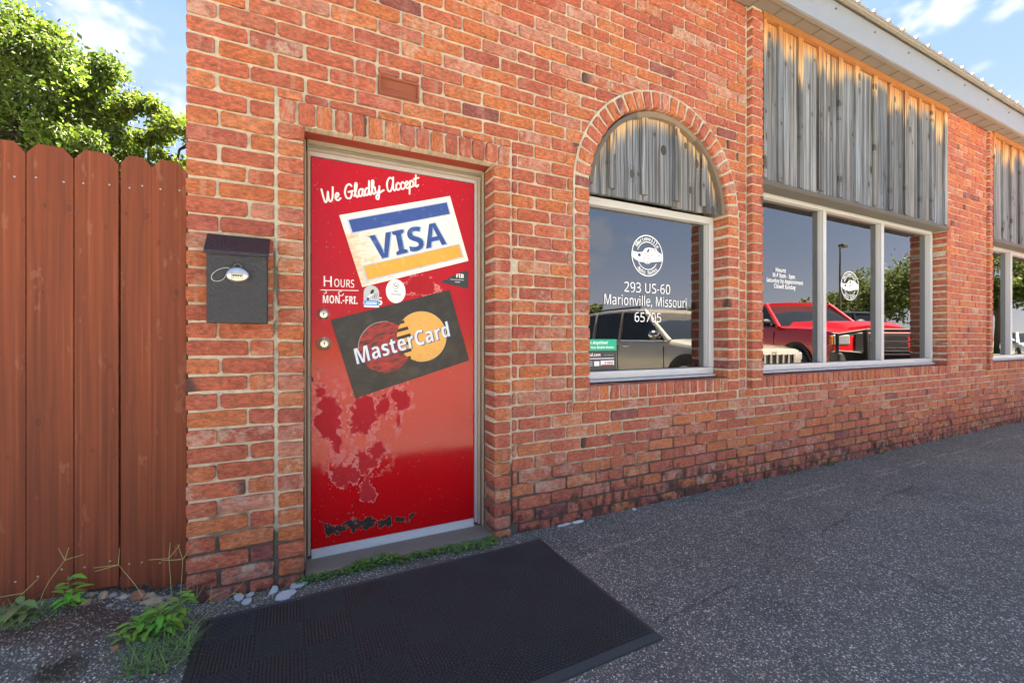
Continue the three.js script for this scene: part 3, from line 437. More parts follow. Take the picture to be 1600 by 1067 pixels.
// ---- lettering on the panes
const LZ = GZ + 0.004;
const printMat = (c) => new THREE.MeshPhysicalMaterial({ map: canvasTex(c), transparent: true, roughness: 0.5 });
const printed = (name, c, x0, x1, y0, y1, parent, z = LZ, label) => { const m = mesh(name, new THREE.PlaneGeometry(x1 - x0, y1 - y0).translate((x0 + x1) / 2, (y0 + y1) / 2, z), printMat(c), parent); if (label) m.userData.label = label; return m; };
function emblem(g, S) { // round badge: a ring of words round an old car
  g.strokeStyle = g.fillStyle = '#f4f6f8'; const c = S / 2; g.lineWidth = S * 0.026; g.beginPath(); g.arc(c, c, S * 0.47, 0, 6.3); g.stroke(); g.lineWidth = S * 0.02; g.beginPath(); g.arc(c, c, S * 0.32, 3.5, 5.95); g.stroke(); g.beginPath(); g.arc(c, c, S * 0.32, 0.55, 2.6); g.stroke();
  g.font = `bold ${S * 0.125}px serif`; g.textAlign = 'center'; g.textBaseline = 'middle';
  const arcText = (t, a0, step, R, flip) => [...t].forEach((ch, i) => { g.save(); const a = a0 + i * step; g.translate(c + Math.cos(a) * R, c + Math.sin(a) * R); g.rotate(a + (flip ? -Math.PI / 2 : Math.PI / 2)); g.fillText(ch, 0, 0); g.restore(); });
  arcText('Marionville', -Math.PI / 2 - 0.92, 0.184, S * 0.395, false); arcText('Auto Sales', Math.PI / 2 + 0.72, -0.16, S * 0.395, true);
  g.beginPath(); const pl = [[0.03, 0.42], [0.2, 0.44], [0.34, 0.425], [0.43, 0.33], [0.55, 0.305], [0.72, 0.315], [0.86, 0.4], [0.97, 0.44], [0.975, 0.52], [0.93, 0.6], [0.6, 0.645], [0.55, 0.68], [0.45, 0.69], [0.38, 0.655], [0.25, 0.66], [0.1, 0.6], [0.03, 0.53]]; pl.forEach(([x, y], i) => g[i ? 'lineTo' : 'moveTo'](x * S, y * S)); g.fill();
  g.globalCompositeOperation = 'destination-out'; g.lineWidth = S * 0.012; g.beginPath(); g.moveTo(0.3 * S, 0.455 * S); g.lineTo(0.9 * S, 0.47 * S); g.stroke(); g.beginPath(); [[0.46, 0.42], [0.53, 0.33], [0.57, 0.33], [0.53, 0.42]].forEach(([x, y], i) => g[i ? 'lineTo' : 'moveTo'](x * S, y * S)); g.fill(); g.beginPath(); [[0.59, 0.42], [0.63, 0.335], [0.72, 0.34], [0.79, 0.42]].forEach(([x, y], i) => g[i ? 'lineTo' : 'moveTo'](x * S, y * S)); g.stroke();
  g.beginPath(); g.arc(0.49 * S, 0.58 * S, 0.085 * S, 0, 6.3); g.stroke(); for (let i = 0; i < 5; i++) { g.beginPath(); g.arc((0.49 + 0.045 * Math.cos(i * 1.26)) * S, (0.58 + 0.045 * Math.sin(i * 1.26)) * S, 0.013 * S, 0, 6.3); g.fill(); }
  g.beginPath(); g.ellipse(0.25 * S, 0.5 * S, 0.045 * S, 0.04 * S, 0, 0, 6.3); g.fill(); g.lineWidth = S * 0.006; for (const y of [0.53, 0.56]) { g.beginPath(); g.moveTo(0.05 * S, y * S); g.lineTo(0.2 * S, (y + 0.05) * S); g.stroke(); } g.globalCompositeOperation = 'source-over';
}
const badge = canvasOf(512, 512, (g, S) => emblem(g, S));
{ const [ax] = P(986, 398, LZ), [bx] = P(1037, 398, LZ), [, t] = P(1011, 366, LZ), [, b] = P(1011, 433, LZ); printed('window_emblem', badge, ax, bx, b, t, win1, LZ, 'white round emblem of an old car'); }
const text = (w, h, lines, color = '#f2f4f6') => canvasOf(w, h, (g) => { g.fillStyle = color; g.textBaseline = 'middle'; for (const [t, x, y, size, width, weight = '', align = 'center'] of lines) { g.font = `${weight} ${size}px sans-serif`; g.textAlign = align; const k = width ? width / g.measureText(t).width : 1; g.save(); g.translate(x, y); g.scale(k, 1); g.fillText(t, 0, 0); g.restore(); } });
{ const x0 = 1.97, x1 = 2.87, y0 = 1.28, y1 = 1.68, W = 900, px = (x) => (x - x0) * 1000, py = (y) => (y1 - y) * 1000;
  const row = (a, b, c) => { const A = P(...a, LZ), B = P(...b, LZ); return [(px(A[0]) + px(B[0])) / 2, py((A[1] + B[1]) / 2), px(B[0]) - px(A[0])]; };
  const a = row([975, 452], [1048, 449]), b = row([943, 468], [1074, 473]), c = row([991, 496], [1034, 496]);
  printed('address_lettering', text(W, 400, [['293 US-60', a[0], a[1], 104, a[2]], ['Marionville, Missouri', b[0], b[1], 104, b[2]], ['65705', c[0], c[1], 100, c[2]]]), x0, x1, y0, y1, win1, LZ, 'white address lettering, three lines'); }
{ const [x1, y1] = P(963, 530, LZ), [, y0] = P(963, 578, LZ), x0 = W1.x0 + 0.012, w = 520, h = Math.round(((y1 - y0) / (x1 - x0)) * w);
  const c = canvasOf(w, h, (g) => { g.fillStyle = '#3a3c40'; g.fillRect(0, 0, w, h); g.fillStyle = '#10b48c'; g.fillRect(0, 0, w, h * 0.36); g.fillStyle = '#fff'; g.textAlign = 'right'; g.font = `italic bold ${h * 0.14}px sans-serif`; g.fillText('Rent Anytime!', w * 0.78, h * 0.155); g.font = `italic bold ${h * 0.1}px sans-serif`; g.fillText('Using Your Mobile Device', w * 0.93, h * 0.295); g.font = `bold ${h * 0.13}px sans-serif`; g.fillText('uhaul.com', w * 0.6, h * 0.54); g.fillStyle = '#aab'; g.font = `${h * 0.06}px sans-serif`; g.fillText('800-468-4285', w * 0.93, h * 0.53); g.fillStyle = '#dde'; g.fillRect(w * 0.1, h * 0.6, w * 0.84, h * 0.03); g.fillRect(w * 0.1, h * 0.7, w * 0.3, h * 0.02); g.fillRect(w * 0.1, h * 0.76, w * 0.3, h * 0.02); g.fillRect(w * 0.1, h * 0.82, w * 0.3, h * 0.02); g.fillStyle = '#eee'; g.fillRect(w * 0.44, h * 0.7, w * 0.13, h * 0.15); g.fillRect(w * 0.6, h * 0.68, w * 0.34, h * 0.16); g.fillStyle = '#c02028'; g.fillRect(w * 0.62, h * 0.81, w * 0.3, h * 0.03); g.fillStyle = '#222'; g.font = `bold ${h * 0.1}px sans-serif`; g.fillText('U-HAUL', w * 0.93, h * 0.79); });
  const m = mesh('window_poster', new THREE.PlaneGeometry(x1 - x0, y1 - y0).translate((x0 + x1) / 2, (y0 + y1) / 2, LZ + 0.002), new THREE.MeshPhysicalMaterial({ map: canvasTex(c), roughness: 0.4 }), win1); m.userData.label = 'green and charcoal rental poster'; }
{ const A = P(1197, 440, LZ), B = P(1256, 441, LZ), x0 = A[0], x1 = B[0], yt = P(1220, 416, LZ)[1], yb = P(1227, 455, LZ)[1], w = 700, h = Math.round(((yt - yb) / (x1 - x0)) * w);
  printed('hours_lettering', text(w, h, [['Hours', w * 0.38, h * 0.16, h * 0.24, 0, 'bold'], ['M-F 9am - 5pm', w * 0.47, h * 0.38, h * 0.24, w * 0.6, 'bold'], ['Saturday by Appointment', w * 0.5, h * 0.6, h * 0.23, w * 0.98, 'bold'], ['Closed Sunday', w * 0.49, h * 0.82, h * 0.24, w * 0.58, 'bold']]), x0, x1, yb, yt, win2, LZ, 'white opening hours lettering'); }
{ const [ax] = P(1314, 447, LZ), [bx] = P(1343, 447, LZ), [, t] = P(1328, 423, LZ), [, b] = P(1328, 470, LZ); printed('window_emblem', badge, ax, bx, b, t, win2, LZ, 'white round emblem of an old car'); }

// ---- the red door, its frame, lintel, threshold
const DZ = -0.165, [dl, dt] = P(486, 246, DZ), [dr, db] = P(740, 811, DZ), doorB = (P(486, 856, DZ)[1] + db) / 2, doorT = dt + 0.004;
{
  const steel = (v) => mat(0.5 * v, 0.42 * v, 0.32 * v, 0.6, { bumpMap: bump(4), bumpScale: 0.002 }), fm = steel(1), fm2 = mat(0.4, 0.36, 0.38, 0.45), rust = mat(0.2, 0.1, 0.05, 0.9);
  const fr = group('door_frame', building), ft = P(476, 217, -0.14)[1], L = DOOR.x0 + 0.003, R = DOOR.x1 - 0.002;
  const rj = R - dr;
  mesh('jamb', merge([box(dr + 0.004, dr + 0.022, 0.05, doorT + 0.02, -0.2, -0.158, 0.003)]), fm2, fr); mesh('jamb', merge([box(dr + 0.0225, dr + 0.04, 0.04, doorT + 0.04, -0.2, -0.15, 0.004)]), fm, fr); mesh('jamb_groove', flatBox(dr + 0.0405, dr + 0.0485, 0.04, doorT + 0.04, -0.2, -0.162), rust, fr); mesh('jamb', merge([box(dr + 0.049, R, 0.03, ft, -0.2, -0.14, 0.005)]), fm, fr);
  mesh('jamb', merge([box(dl - 0.018, dl - 0.004, 0.05, doorT + 0.02, -0.2, -0.152, 0.003)]), fm, fr); mesh('jamb_groove', flatBox(dl - 0.026, dl - 0.0185, 0.04, doorT + 0.02, -0.2, -0.16), rust, fr); mesh('jamb', merge([box(L, dl - 0.0265, 0.03, ft, -0.2, -0.138, 0.004)]), fm, fr);
  const hb = doorT + 0.0035; mesh('frame_head', merge([box(dl - 0.02, dr + 0.02, hb, hb + 0.024, -0.2, -0.156, 0.003)]), fm2, fr); mesh('frame_head', merge([box(dl - 0.02, dr + 0.045, hb + 0.0245, hb + 0.04, -0.2, -0.148, 0.004)]), fm, fr); mesh('head_groove', flatBox(dl - 0.02, dr + 0.045, hb + 0.0405, hb + 0.056, -0.2, -0.164), mat(0.22, 0.2, 0.2, 0.6), fr); mesh('frame_head', merge([box(dl - 0.02, dr + 0.049, hb + 0.0565, Math.max(ft, hb + 0.085), -0.2, -0.14, 0.004)]), steel(0.85), fr);
  mesh('lintel', box(L - 0.0, R, 2.2535, 2.2565, -0.23, -0.058, 0.001), mat(0.3, 0.045, 0.028, 0.6), building);
  mesh('lintel_face', flatBox(L, R, Math.max(ft, hb + 0.085) + 0.002, 2.253, -0.23, -0.146), mat(0.3, 0.045, 0.028, 0.7), building);
  mesh('threshold', merge([box(L, R, -0.05, 0.032, -0.24, 0.002, 0.008)]), mat(0.48, 0.42, 0.33, 0.95, { bumpMap: bump(3), bumpScale: 0.012 }), building);
}
const DW = dr - dl, DH = doorT - doorB;
const LET = { // brush strokes of the sign writer's script
  W: [0.86, [[0, 0.95, 0.08, 0.4, 0.18, 0.02, 0.3, 0.15, 0.42, 0.72], [0.42, 0.72, 0.43, 0.15, 0.55, 0.02, 0.7, 0.3, 0.78, 0.98]]], e: [0.38, [[0.02, 0.2, 0.2, 0.28, 0.28, 0.42, 0.18, 0.52, 0.06, 0.38, 0.06, 0.12, 0.2, 0, 0.38, 0.12]]],
  G: [0.68, [[0.55, 0.85, 0.42, 1, 0.2, 0.9, 0.05, 0.5, 0.12, 0.1, 0.35, 0, 0.5, 0.2, 0.52, 0.48], [0.3, 0.46, 0.62, 0.48]]], l: [0.3, [[0, 0.1, 0.18, 0.55, 0.26, 0.92, 0.17, 1, 0.1, 0.7, 0.1, 0.2, 0.2, 0, 0.32, 0.1]]],
  a: [0.46, [[0.34, 0.44, 0.2, 0.52, 0.05, 0.35, 0.06, 0.08, 0.2, 0.02, 0.33, 0.3, 0.36, 0.5], [0.36, 0.5, 0.32, 0.15, 0.4, 0, 0.5, 0.1]]], d: [0.48, [[0.34, 0.44, 0.2, 0.52, 0.05, 0.35, 0.06, 0.08, 0.2, 0.02, 0.33, 0.3, 0.42, 1], [0.42, 1, 0.34, 0.2, 0.4, 0, 0.52, 0.1]]],
  y: [0.6, [[0, 0.5, 0.05, 0.15, 0.18, 0.05, 0.32, 0.3, 0.36, 0.5], [0.36, 0.5, 0.3, 0, 0.2, -0.4, 0.06, -0.36, 0.1, -0.15, 0.4, 0.05, 0.66, 0.16]]], A: [0.7, [[0.52, 0.85, 0.3, 1, 0.06, 0.65, 0.08, 0.1, 0.28, 0.02, 0.48, 0.45, 0.57, 0.98], [0.57, 0.98, 0.5, 0.25, 0.56, 0, 0.72, 0.1]]],
  c: [0.36, [[0.32, 0.42, 0.2, 0.52, 0.05, 0.35, 0.06, 0.08, 0.2, 0, 0.36, 0.12]]], p: [0.42, [[0.06, 0.5, -0.01, 0, -0.07, -0.45], [0.04, 0.35, 0.18, 0.52, 0.32, 0.38, 0.26, 0.1, 0.1, 0.05], [0.26, 0.1, 0.42, 0.1]]], t: [0.3, [[0.16, 0.95, 0.06, 0.2, 0.14, 0, 0.28, 0.1], [-0.05, 0.6, 0.36, 0.65]]], ' ': [0.3, []],
};
function script(g, str, x, y, size, width, angle, lw) {
  let total = 0; for (const ch of str) total += LET[ch][0]; const k = width / (total * size);
  g.save(); g.translate(x, y); g.rotate(-angle); g.lineWidth = lw; g.lineCap = g.lineJoin = 'round'; let ox = 0;
  for (const ch of str) { for (const s of LET[ch][1]) { const pts = []; for (let i = 0; i < s.length; i += 2) pts.push(new THREE.Vector2((ox + s[i] + s[i + 1] * 0.22) * size * k, -s[i + 1] * size)); const c = new THREE.SplineCurve(pts).getPoints(pts.length * 6); g.beginPath(); c.forEach((p, i) => g[i ? 'lineTo' : 'moveTo'](p.x, p.y)); g.stroke(); } ox += LET[ch][0]; }
  g.restore();
}
const TW = 896, TS = TW / 1024, TH = Math.round((TW * DH) / DW), dpx = (x) => ((x - dl) / DW) * TW, dpy = (y) => ((doorT - y) / DH) * TH, dp = (x, y) => { const p = P(x, y, DZ); return [dpx(p[0]), dpy(p[1])]; };
const doorTex = (() => {
  const letters = canvasOf(TW, TH, (g) => { g.fillStyle = '#000'; g.fillRect(0, 0, TW, TH); g.strokeStyle = g.fillStyle = '#fff';
    const a = dp(504, 317), b = dp(654, 291), w = Math.hypot(b[0] - a[0], b[1] - a[1]); script(g, 'We Gladly Accept', a[0], a[1], 82 * TS, w, Math.atan2(a[1] - b[1], b[0] - a[0]), 10.5 * TS);
    const h = dp(503, 447), hw = dp(553, 449)[0] - h[0]; g.textBaseline = 'alphabetic'; g.font = `${88 * TS}px sans-serif`; g.fillText('H', h[0], h[1]); const w0 = g.measureText('H').width; g.font = `${64 * TS}px sans-serif`; const w1 = g.measureText('OURS').width; g.save(); g.translate(h[0] + w0 + 2, h[1]); g.scale((hw - w0) / w1, 1); g.fillText('OURS', 0, 0); g.restore();
    g.lineWidth = 4; const q = dp(503, 453), q2 = dp(560, 454); g.beginPath(); g.moveTo(q[0] + 8, q[1] + 16); g.bezierCurveTo(q[0] + 30, q[1] + 22, q[0] + 20, q[1] - 6, q[0], q[1]); g.lineTo(q2[0], q2[1]); g.stroke(); g.beginPath(); g.arc(q[0] + 92, q[1] + 14, 12, 0, 5); g.stroke();
    const m = dp(503, 473), mw = dp(559, 474)[0] - m[0]; g.font = `bold ${66 * TS}px sans-serif`; const ms = mw / g.measureText('MON.-FRI.').width; g.save(); g.translate(m[0], m[1]); g.scale(ms, 1); g.fillText('MON.-FRI.', 0, 0); g.restore(); const e8 = dp(569, 476); g.font = `bold ${70 * TS}px sans-serif`; g.fillText('8', e8[0] - 8, e8[1]); g.fillText('5', dp(588, 475)[0], e8[1]);
  }).getContext('2d').getImageData(0, 0, TW, TH).data;
  const isl = [[514, 655, 24, 42], [568, 650, 22, 34], [596, 634, 15, 20], [626, 626, 14, 20], [618, 658, 8, 15], [588, 700, 11, 17], [572, 723, 24, 16], [538, 744, 20, 27], [572, 765, 15, 25], [528, 690, 11, 18], [655, 446, 36, 16], [500, 612, 12, 18]].map(([x, y, rx, ry]) => { const a = P(x, y, DZ), b = P(x + rx, y, DZ), c = P(x, y - ry, DZ); return [a[0], a[1], (b[0] - a[0]) * 0.84, (c[1] - a[1]) * 0.84]; });
  const rough = new Uint8Array(TW * TH * 4), hi = new Uint8Array(TW * TH * 4), d = new Uint8Array(TW * TH * 4);
  for (let y = 0; y < TH; y++) for (let x = 0; x < TW; x++) {
    const X = dl + (x / TW) * DW, Y = doorT - (y / TH) * DH, s = (y * TW + x) * 4, o = ((TH - 1 - y) * TW + x) * 4, u = x / TW, v = (doorT - Y) / DH;
    const n = fbm(X * 7, Y * 7, 4), f = fbm(X * 60, Y * 60, 3), wx = X + (fbm(X * 16, Y * 16, 4) - 0.5) * 0.085 + (fbm(X * 70, Y * 70, 3) - 0.5) * 0.035, wy = Y + (fbm(X * 16 + 40, Y * 16, 4) - 0.5) * 0.1 + (fbm(X * 70 + 9, Y * 70, 3) - 0.5) * 0.04;
    let c = [0.42, 0.003, 0.006].map((k) => k * (0.94 + 0.12 * n)), ro = 0.1;
    // clear coat lost in flaked islands on the lower left, dull primer red with pale ragged rims
    let e = -9; for (const [ix, iy, rx, ry] of isl) { const q = 1 - Math.hypot((wx - ix) / rx, (wy - iy) / ry); if (q > e) e = q; }
    const upper = sstep(0.5, 0.35, Math.abs(v - 0.4)) * sstep(0.6, 0.67, fbm(X * 4.5 + 7, Y * 4.5, 4)) ;
    if (e > 0) { c = [0.38, 0.01, 0.018].map((k) => k * (0.88 + 0.2 * f)); ro = 0.8; }
    const rim = sstep(0.14, 0.03, Math.abs(e + 0.02)) * sstep(0.44, 0.6, f * 0.75 + n * 0.3), spray = e < 0.02 && X < dl + 0.58 && Y > 0.42 && Y < 1.12 ? sstep(-1.5, -0.2, e) * sstep(0.57, 0.66, fbm(X * 48, Y * 36, 4) + 0.08 * n) : 0;
    const rr = Math.max(rim * 0.8, spray * 0.6); if (rr > 0.02) { c = c.map((k, i) => lerp(k, [0.6, 0.22, 0.2][i], rr)); ro = lerp(ro, 0.8, rr); }
    const specks = vn(X * 160, Y * 160) > 0.955 && fbm(X * 5, Y * 5, 2) > 0.47 ? 0.6 : 0; if (specks) { c = c.map((k, i) => lerp(k, [0.55, 0.2, 0.18][i], specks)); ro = 0.7; }
    // rust-through along the kick line
    const ky = doorB + 0.085 + (fbm(X * 3, 1, 2) - 0.5) * 0.03, band = sstep(0.065, 0.0, Math.abs(Y - ky)) * sstep(dl + 0.03, dl + 0.07, X) * sstep(dl + 0.64, dl + 0.5, X), rq = band * 0.52 + fbm(X * 40, Y * 46, 4) - 0.18 * sstep(dl + 0.35, dl + 0.55, X);
    if (rq > 0.86) { c = [0.025, 0.02, 0.017].map((k) => k * (0.6 + f)); ro = 0.9; } else if (rq > 0.82) { c = [0.24, 0.13, 0.09]; ro = 0.9; }
    const l = letters[s] / 255; if (l > 0) { c = c.map((k, i) => lerp(k, [0.78, 0.77, 0.75][i], l)); ro = lerp(ro, 0.45, l); }
    d[o] = s8(c[0]); d[o + 1] = s8(c[1]); d[o + 2] = s8(c[2]); d[o + 3] = 255; rough[o] = rough[o + 1] = rough[o + 2] = clamp(ro + (f - 0.5) * 0.05) * 255; rough[o + 3] = 255;
    const hh = 128 + (fbm(X * 5 + 3, Y * 2.2, 3) - 0.5) * 110 - (e > 0 ? 14 : 0) - (rq > 0.84 ? 40 : 0); hi[o] = hi[o + 1] = hi[o + 2] = clamp(hh, 0, 255); hi[o + 3] = 255;
  }
  const mk = (a, s) => { const t = new THREE.DataTexture(a, TW, TH, THREE.RGBAFormat); if (s) t.colorSpace = THREE.SRGBColorSpace; t.magFilter = THREE.LinearFilter; t.needsUpdate = true; return t; };
  return [mk(d, true), mk(rough, false), mk(hi, false)];
})();
const door = group('door', building);
{
  const dm = new THREE.MeshPhysicalMaterial({ map: doorTex[0], roughnessMap: doorTex[1], roughness: 1, bumpMap: doorTex[2], bumpScale: 0.0016, ior: 1.4 });
  const g = new THREE.BoxGeometry(DW, DH, 0.04), p = g.attributes.position, u = g.attributes.uv; for (let i = 0; i < p.count; i++) u.setXY(i, p.getX(i) / DW + 0.5, p.getY(i) / DH + 0.5);
  mesh('leaf', g.translate((dl + dr) / 2, (doorB + doorT) / 2, DZ - 0.02), dm, door);
  mesh('door_sweep', merge([box(dl, dr, doorB - 0.046, doorB - 0.002, DZ - 0.03, DZ + 0.004, 0.003), box(dl, dr, doorB - 0.05, doorB - 0.036, DZ - 0.02, DZ + 0.012, 0.003)]), mat(0.78, 0.78, 0.79, 0.5, { metalness: 0.1, bumpMap: bump(6), bumpScale: 0.002 }), door);
  // two key cylinders
  const brass = mat(0.62, 0.56, 0.47, 0.3, { metalness: 0.85 }), bronze = mat(0.4, 0.3, 0.2, 0.35, { metalness: 0.85 }), dark = mat(0.03, 0.03, 0.03, 0.6);
  const lock = (px, py, R, rm, name) => { const [x, y] = P(px, py, DZ), gr = group(name, door), prof = [[0, 0.022], [R * 0.62, 0.022], [R * 0.7, 0.018], [R * 0.72, 0.012], [R, 0.008], [R * 1.04, 0]].map((q) => new THREE.Vector2(...q)); gr.position.set(x, y, DZ);
    const rim = mergeGeometries([new THREE.LatheGeometry(prof, 28).rotateX(Math.PI / 2)]); const key = merge([new THREE.CylinderGeometry(R * 0.12, R * 0.12, 0.003, 10).rotateX(Math.PI / 2).translate(0, R * 0.1, 0.0225), flatBox(-R * 0.06, R * 0.06, -R * 0.28, R * 0.1, 0.021, 0.024)]);
    gr.removeFromParent(); const m = mesh(name, rim, rm, door); m.position.set(x, y, DZ); return [m, key, dark]; };
  { const [m, k] = lock(505, 491, 0.03, brass, 'deadbolt'); mesh('keyhole', k, dark, door).position.copy(m.position); }
  { const [m, k] = lock(506, 537, 0.036, brass, 'door_lock'); mesh('keyhole', k, dark, door).position.copy(m.position); mesh('lock_ring', new THREE.TorusGeometry(0.02, 0.004, 8, 28).translate(0, 0, 0.02), bronze, door).position.copy(m.position); }
  // card signs: embossed plates set at a slant
  const plate = (name, corners, c, h, label, thick, rough) => {
    const q = corners.map(([x, y]) => P(x, y, DZ)), u = [(q[1][0] - q[0][0] + q[2][0] - q[3][0]) / 2, (q[1][1] - q[0][1] + q[2][1] - q[3][1]) / 2], v = [(q[0][0] - q[3][0] + q[1][0] - q[2][0]) / 2, (q[0][1] - q[3][1] + q[1][1] - q[2][1]) / 2];
    const w = Math.hypot(...u), hh = Math.hypot(...v), g = new THREE.BoxGeometry(w, hh, thick), p = g.attributes.position, uv = g.attributes.uv; for (let i = 0; i < p.count; i++) uv.setXY(i, p.getX(i) / w + 0.5, p.getY(i) / hh + 0.5);
    const m = mesh(name, g, new THREE.MeshPhysicalMaterial({ map: canvasTex(c), ...(h ? { bumpMap: canvasTex(h, false), bumpScale: 0.006 } : {}), roughness: rough }), door);
    m.position.set((q[0][0] + q[2][0]) / 2, (q[0][1] + q[2][1]) / 2, DZ + thick / 2 + 0.001); m.rotation.z = Math.atan2(u[1], u[0]); m.userData.label = label; return m;
  };
  const stain = (g, w, h, seed, col, n, size) => { const r = rng(seed); for (let i = 0; i < n; i++) { g.globalAlpha = 0.03 + r() * 0.1; g.fillStyle = col(r); const x = r() * w, y = r() * h, s = size * (0.3 + r()); g.beginPath(); g.ellipse(x, y, s, s * (0.3 + r() * 0.7), r() * 3, 0, 6.3); g.fill(); } g.globalAlpha = 1; };
  const visa = (relief) => canvasOf(1024, 630, (g, w, h) => {
    g.fillStyle = relief ? '#808080' : '#e8e4da'; g.fillRect(0, 0, w, h);
    if (!relief) { const r = rng(3); for (let i = 0; i < 900; i++) { const x = r() * r() * 560, y = 170 + r() * 440; g.globalAlpha = 0.05 + 0.05 * r(); g.fillStyle = r() < 0.5 ? '#d9a566' : '#c98f55'; g.beginPath(); g.ellipse(x, y, 6 + r() * 34, 3 + r() * 12, 0, 0, 6.3); g.fill(); } g.globalAlpha = 1; }
    g.fillStyle = relief ? '#c8c8c8' : '#b9c3d6'; g.fillRect(48, 46, 940, 128); g.fillRect(48, 452, 940, 140);
    g.fillStyle = relief ? '#ffffff' : '#2c4a8f'; g.fillRect(62, 54, 912, 108); g.fillStyle = relief ? '#ffffff' : '#d5a13a'; g.fillRect(62, 460, 912, 120);
    g.save(); g.translate(512, 428); g.transform(1, 0, -0.1, 1, 0, 0); g.font = 'bold 300px sans-serif'; g.textAlign = 'center'; const k = 690 / g.measureText('VISA').width; g.scale(k, 0.98); g.lineJoin = 'round'; if (!relief) { g.lineWidth = 14; g.strokeStyle = '#9fb4cf'; g.strokeText('VISA', 5, 3); g.fillStyle = '#23468c'; } else { g.lineWidth = 18; g.strokeStyle = '#b0b0b0'; g.strokeText('VISA', 0, 0); g.fillStyle = '#fff'; } g.fillText('VISA', 0, 0); g.beginPath(); g.moveTo(-300, -214); g.lineTo(-350, -214); g.quadraticCurveTo(-290, -200, -262, -120); g.fill(); g.restore();
    if (!relief) { stain(g, w, h, 5, (r) => (r() < 0.5 ? '#6f7f9f' : '#f4efe0'), 240, 22); stain(g, w, h, 6, () => '#7a5a3a', 90, 7); }
  });
  plate('card_sign', [[529.7, 336.5], [702, 306.5], [731.3, 407.7], [565, 448.6]], visa(false), visa(true), 'white card sign with blue and yellow bars', 0.005, 0.55);
  const mc = (relief) => canvasOf(1024, 660, (g, w, h) => {
    g.fillStyle = relief ? '#606060' : '#1d1b1a'; g.fillRect(0, 0, w, h); if (!relief) { stain(g, w, h, 8, (r) => (r() < 0.4 ? '#5a4632' : r() < 0.6 ? '#4a4a48' : '#0c0c0c'), 900, 46); stain(g, w, h, 18, () => '#77664c', 160, 9); }
    const r = rng(9); g.save(); g.beginPath(); g.arc(345, 330, 215, 0, 6.3); g.clip(); g.fillStyle = relief ? '#909090' : '#8a221c'; g.fillRect(0, 0, w, h); if (!relief) for (let i = 0; i < 420; i++) { g.globalAlpha = 0.35; g.fillStyle = r() < 0.62 ? '#c02a22' : '#1c1614'; g.beginPath(); g.ellipse(130 + r() * 430, 115 + r() * 430, 8 + r() * 42, 3 + r() * 9, -0.5 + r(), 0, 6.3); g.fill(); } g.restore();
    g.strokeStyle = relief ? '#fff' : '#b9b9b9'; g.lineWidth = 5; g.beginPath(); g.arc(345, 330, 217, 2.9, 5.1); g.stroke();
    g.save(); g.beginPath(); g.arc(668, 330, 217, 0, 6.3); g.clip(); g.fillStyle = relief ? '#b0b0b0' : '#dca44e'; g.fillRect(450, 0, 600, h); if (!relief) stain(g, w, h, 11, (q) => (q() < 0.5 ? '#b88a48' : '#efc27a'), 300, 26);
    g.fillStyle = relief ? '#606060' : '#241c18'; for (let i = 0; i < 6; i++) { const y = 150 + i * 62; g.fillRect(440, y, 96 + 40 * Math.sin(i * 0.6 + 0.5), 26); } g.restore(); g.strokeStyle = relief ? '#fff' : '#e9cf9a'; g.lineWidth = 4; g.beginPath(); g.arc(668, 330, 217, -2.2, 2.1); g.stroke();
    g.font = 'bold 190px sans-serif'; g.textAlign = 'center'; g.save(); g.translate(500, 398); g.transform(1, 0, -0.07, 1, 0, 0); const k = 850 / g.measureText('MasterCard').width; g.scale(k, 0.95); if (!relief) { g.fillStyle = '#2b3f78'; for (let i = 9; i > 0; i--) g.fillText('MasterCard', i, i * 0.9); g.fillStyle = '#d9dde4'; g.fillText('MasterCard', 0, 0); g.lineWidth = 2; g.strokeStyle = '#8d97ad'; g.strokeText('MasterCard', 0, 0); } else { g.fillStyle = '#fff'; g.fillText('MasterCard', 0, 0); } g.restore();
    if (!relief) stain(g, w, h, 13, () => '#3a3128', 120, 10);
  });
  plate('card_sign', [[515.6, 500.4], [701.5, 453.6], [733.2, 562.6], [555.8, 622.3]], mc(false), mc(true), 'black card sign with red and yellow discs', 0.005, 0.5);
  const sticker = (name, geo, c, x, y, label, w, h) => { const p = geo.attributes.position, uv = geo.attributes.uv; for (let i = 0; i < p.count; i++) uv.setXY(i, p.getX(i) / w + 0.5, p.getY(i) / h + 0.5); const m = mesh(name, geo, new THREE.MeshPhysicalMaterial({ map: canvasTex(c), roughness: 0.45 }), door); m.position.set(x, y, DZ + 0.002); m.userData.label = label; };
  const extr = (s, d) => new THREE.ExtrudeGeometry(s, { depth: d, bevelEnabled: false, curveSegments: 28 });
  { const [x, y] = P(618, 455, DZ), w = P(633.5, 455, DZ)[0] - P(603, 455, DZ)[0], h = P(618, 436, DZ)[1] - P(618, 473, DZ)[1], s = new THREE.Shape(); s.absellipse(0, 0, w / 2, h / 2, 0, Math.PI * 2, false);
    sticker('round_sticker', extr(s, 0.0015), canvasOf(256, 300, (g) => { g.fillStyle = '#f2f2f0'; g.fillRect(0, 0, 256, 300); g.strokeStyle = g.fillStyle = '#4a4a4a'; g.lineWidth = 3; g.beginPath(); g.ellipse(128, 150, 108, 132, 0, 0, 6.3); g.stroke(); g.lineWidth = 6; g.beginPath(); g.arc(128, 84, 38, 0, 6.3); g.stroke(); g.beginPath(); g.moveTo(100, 58); g.lineTo(156, 110); g.stroke(); g.fillRect(106, 78, 48, 9); g.font = 'bold 34px sans-serif'; g.textAlign = 'center'; g.fillText('NO', 128, 162); g.font = 'bold 30px sans-serif'; g.fillText('SMOKING', 128, 202); g.fillRect(80, 228, 96, 3); g.fillRect(96, 240, 64, 3); }), x, y, 'white oval no smoking sticker', w, h); }
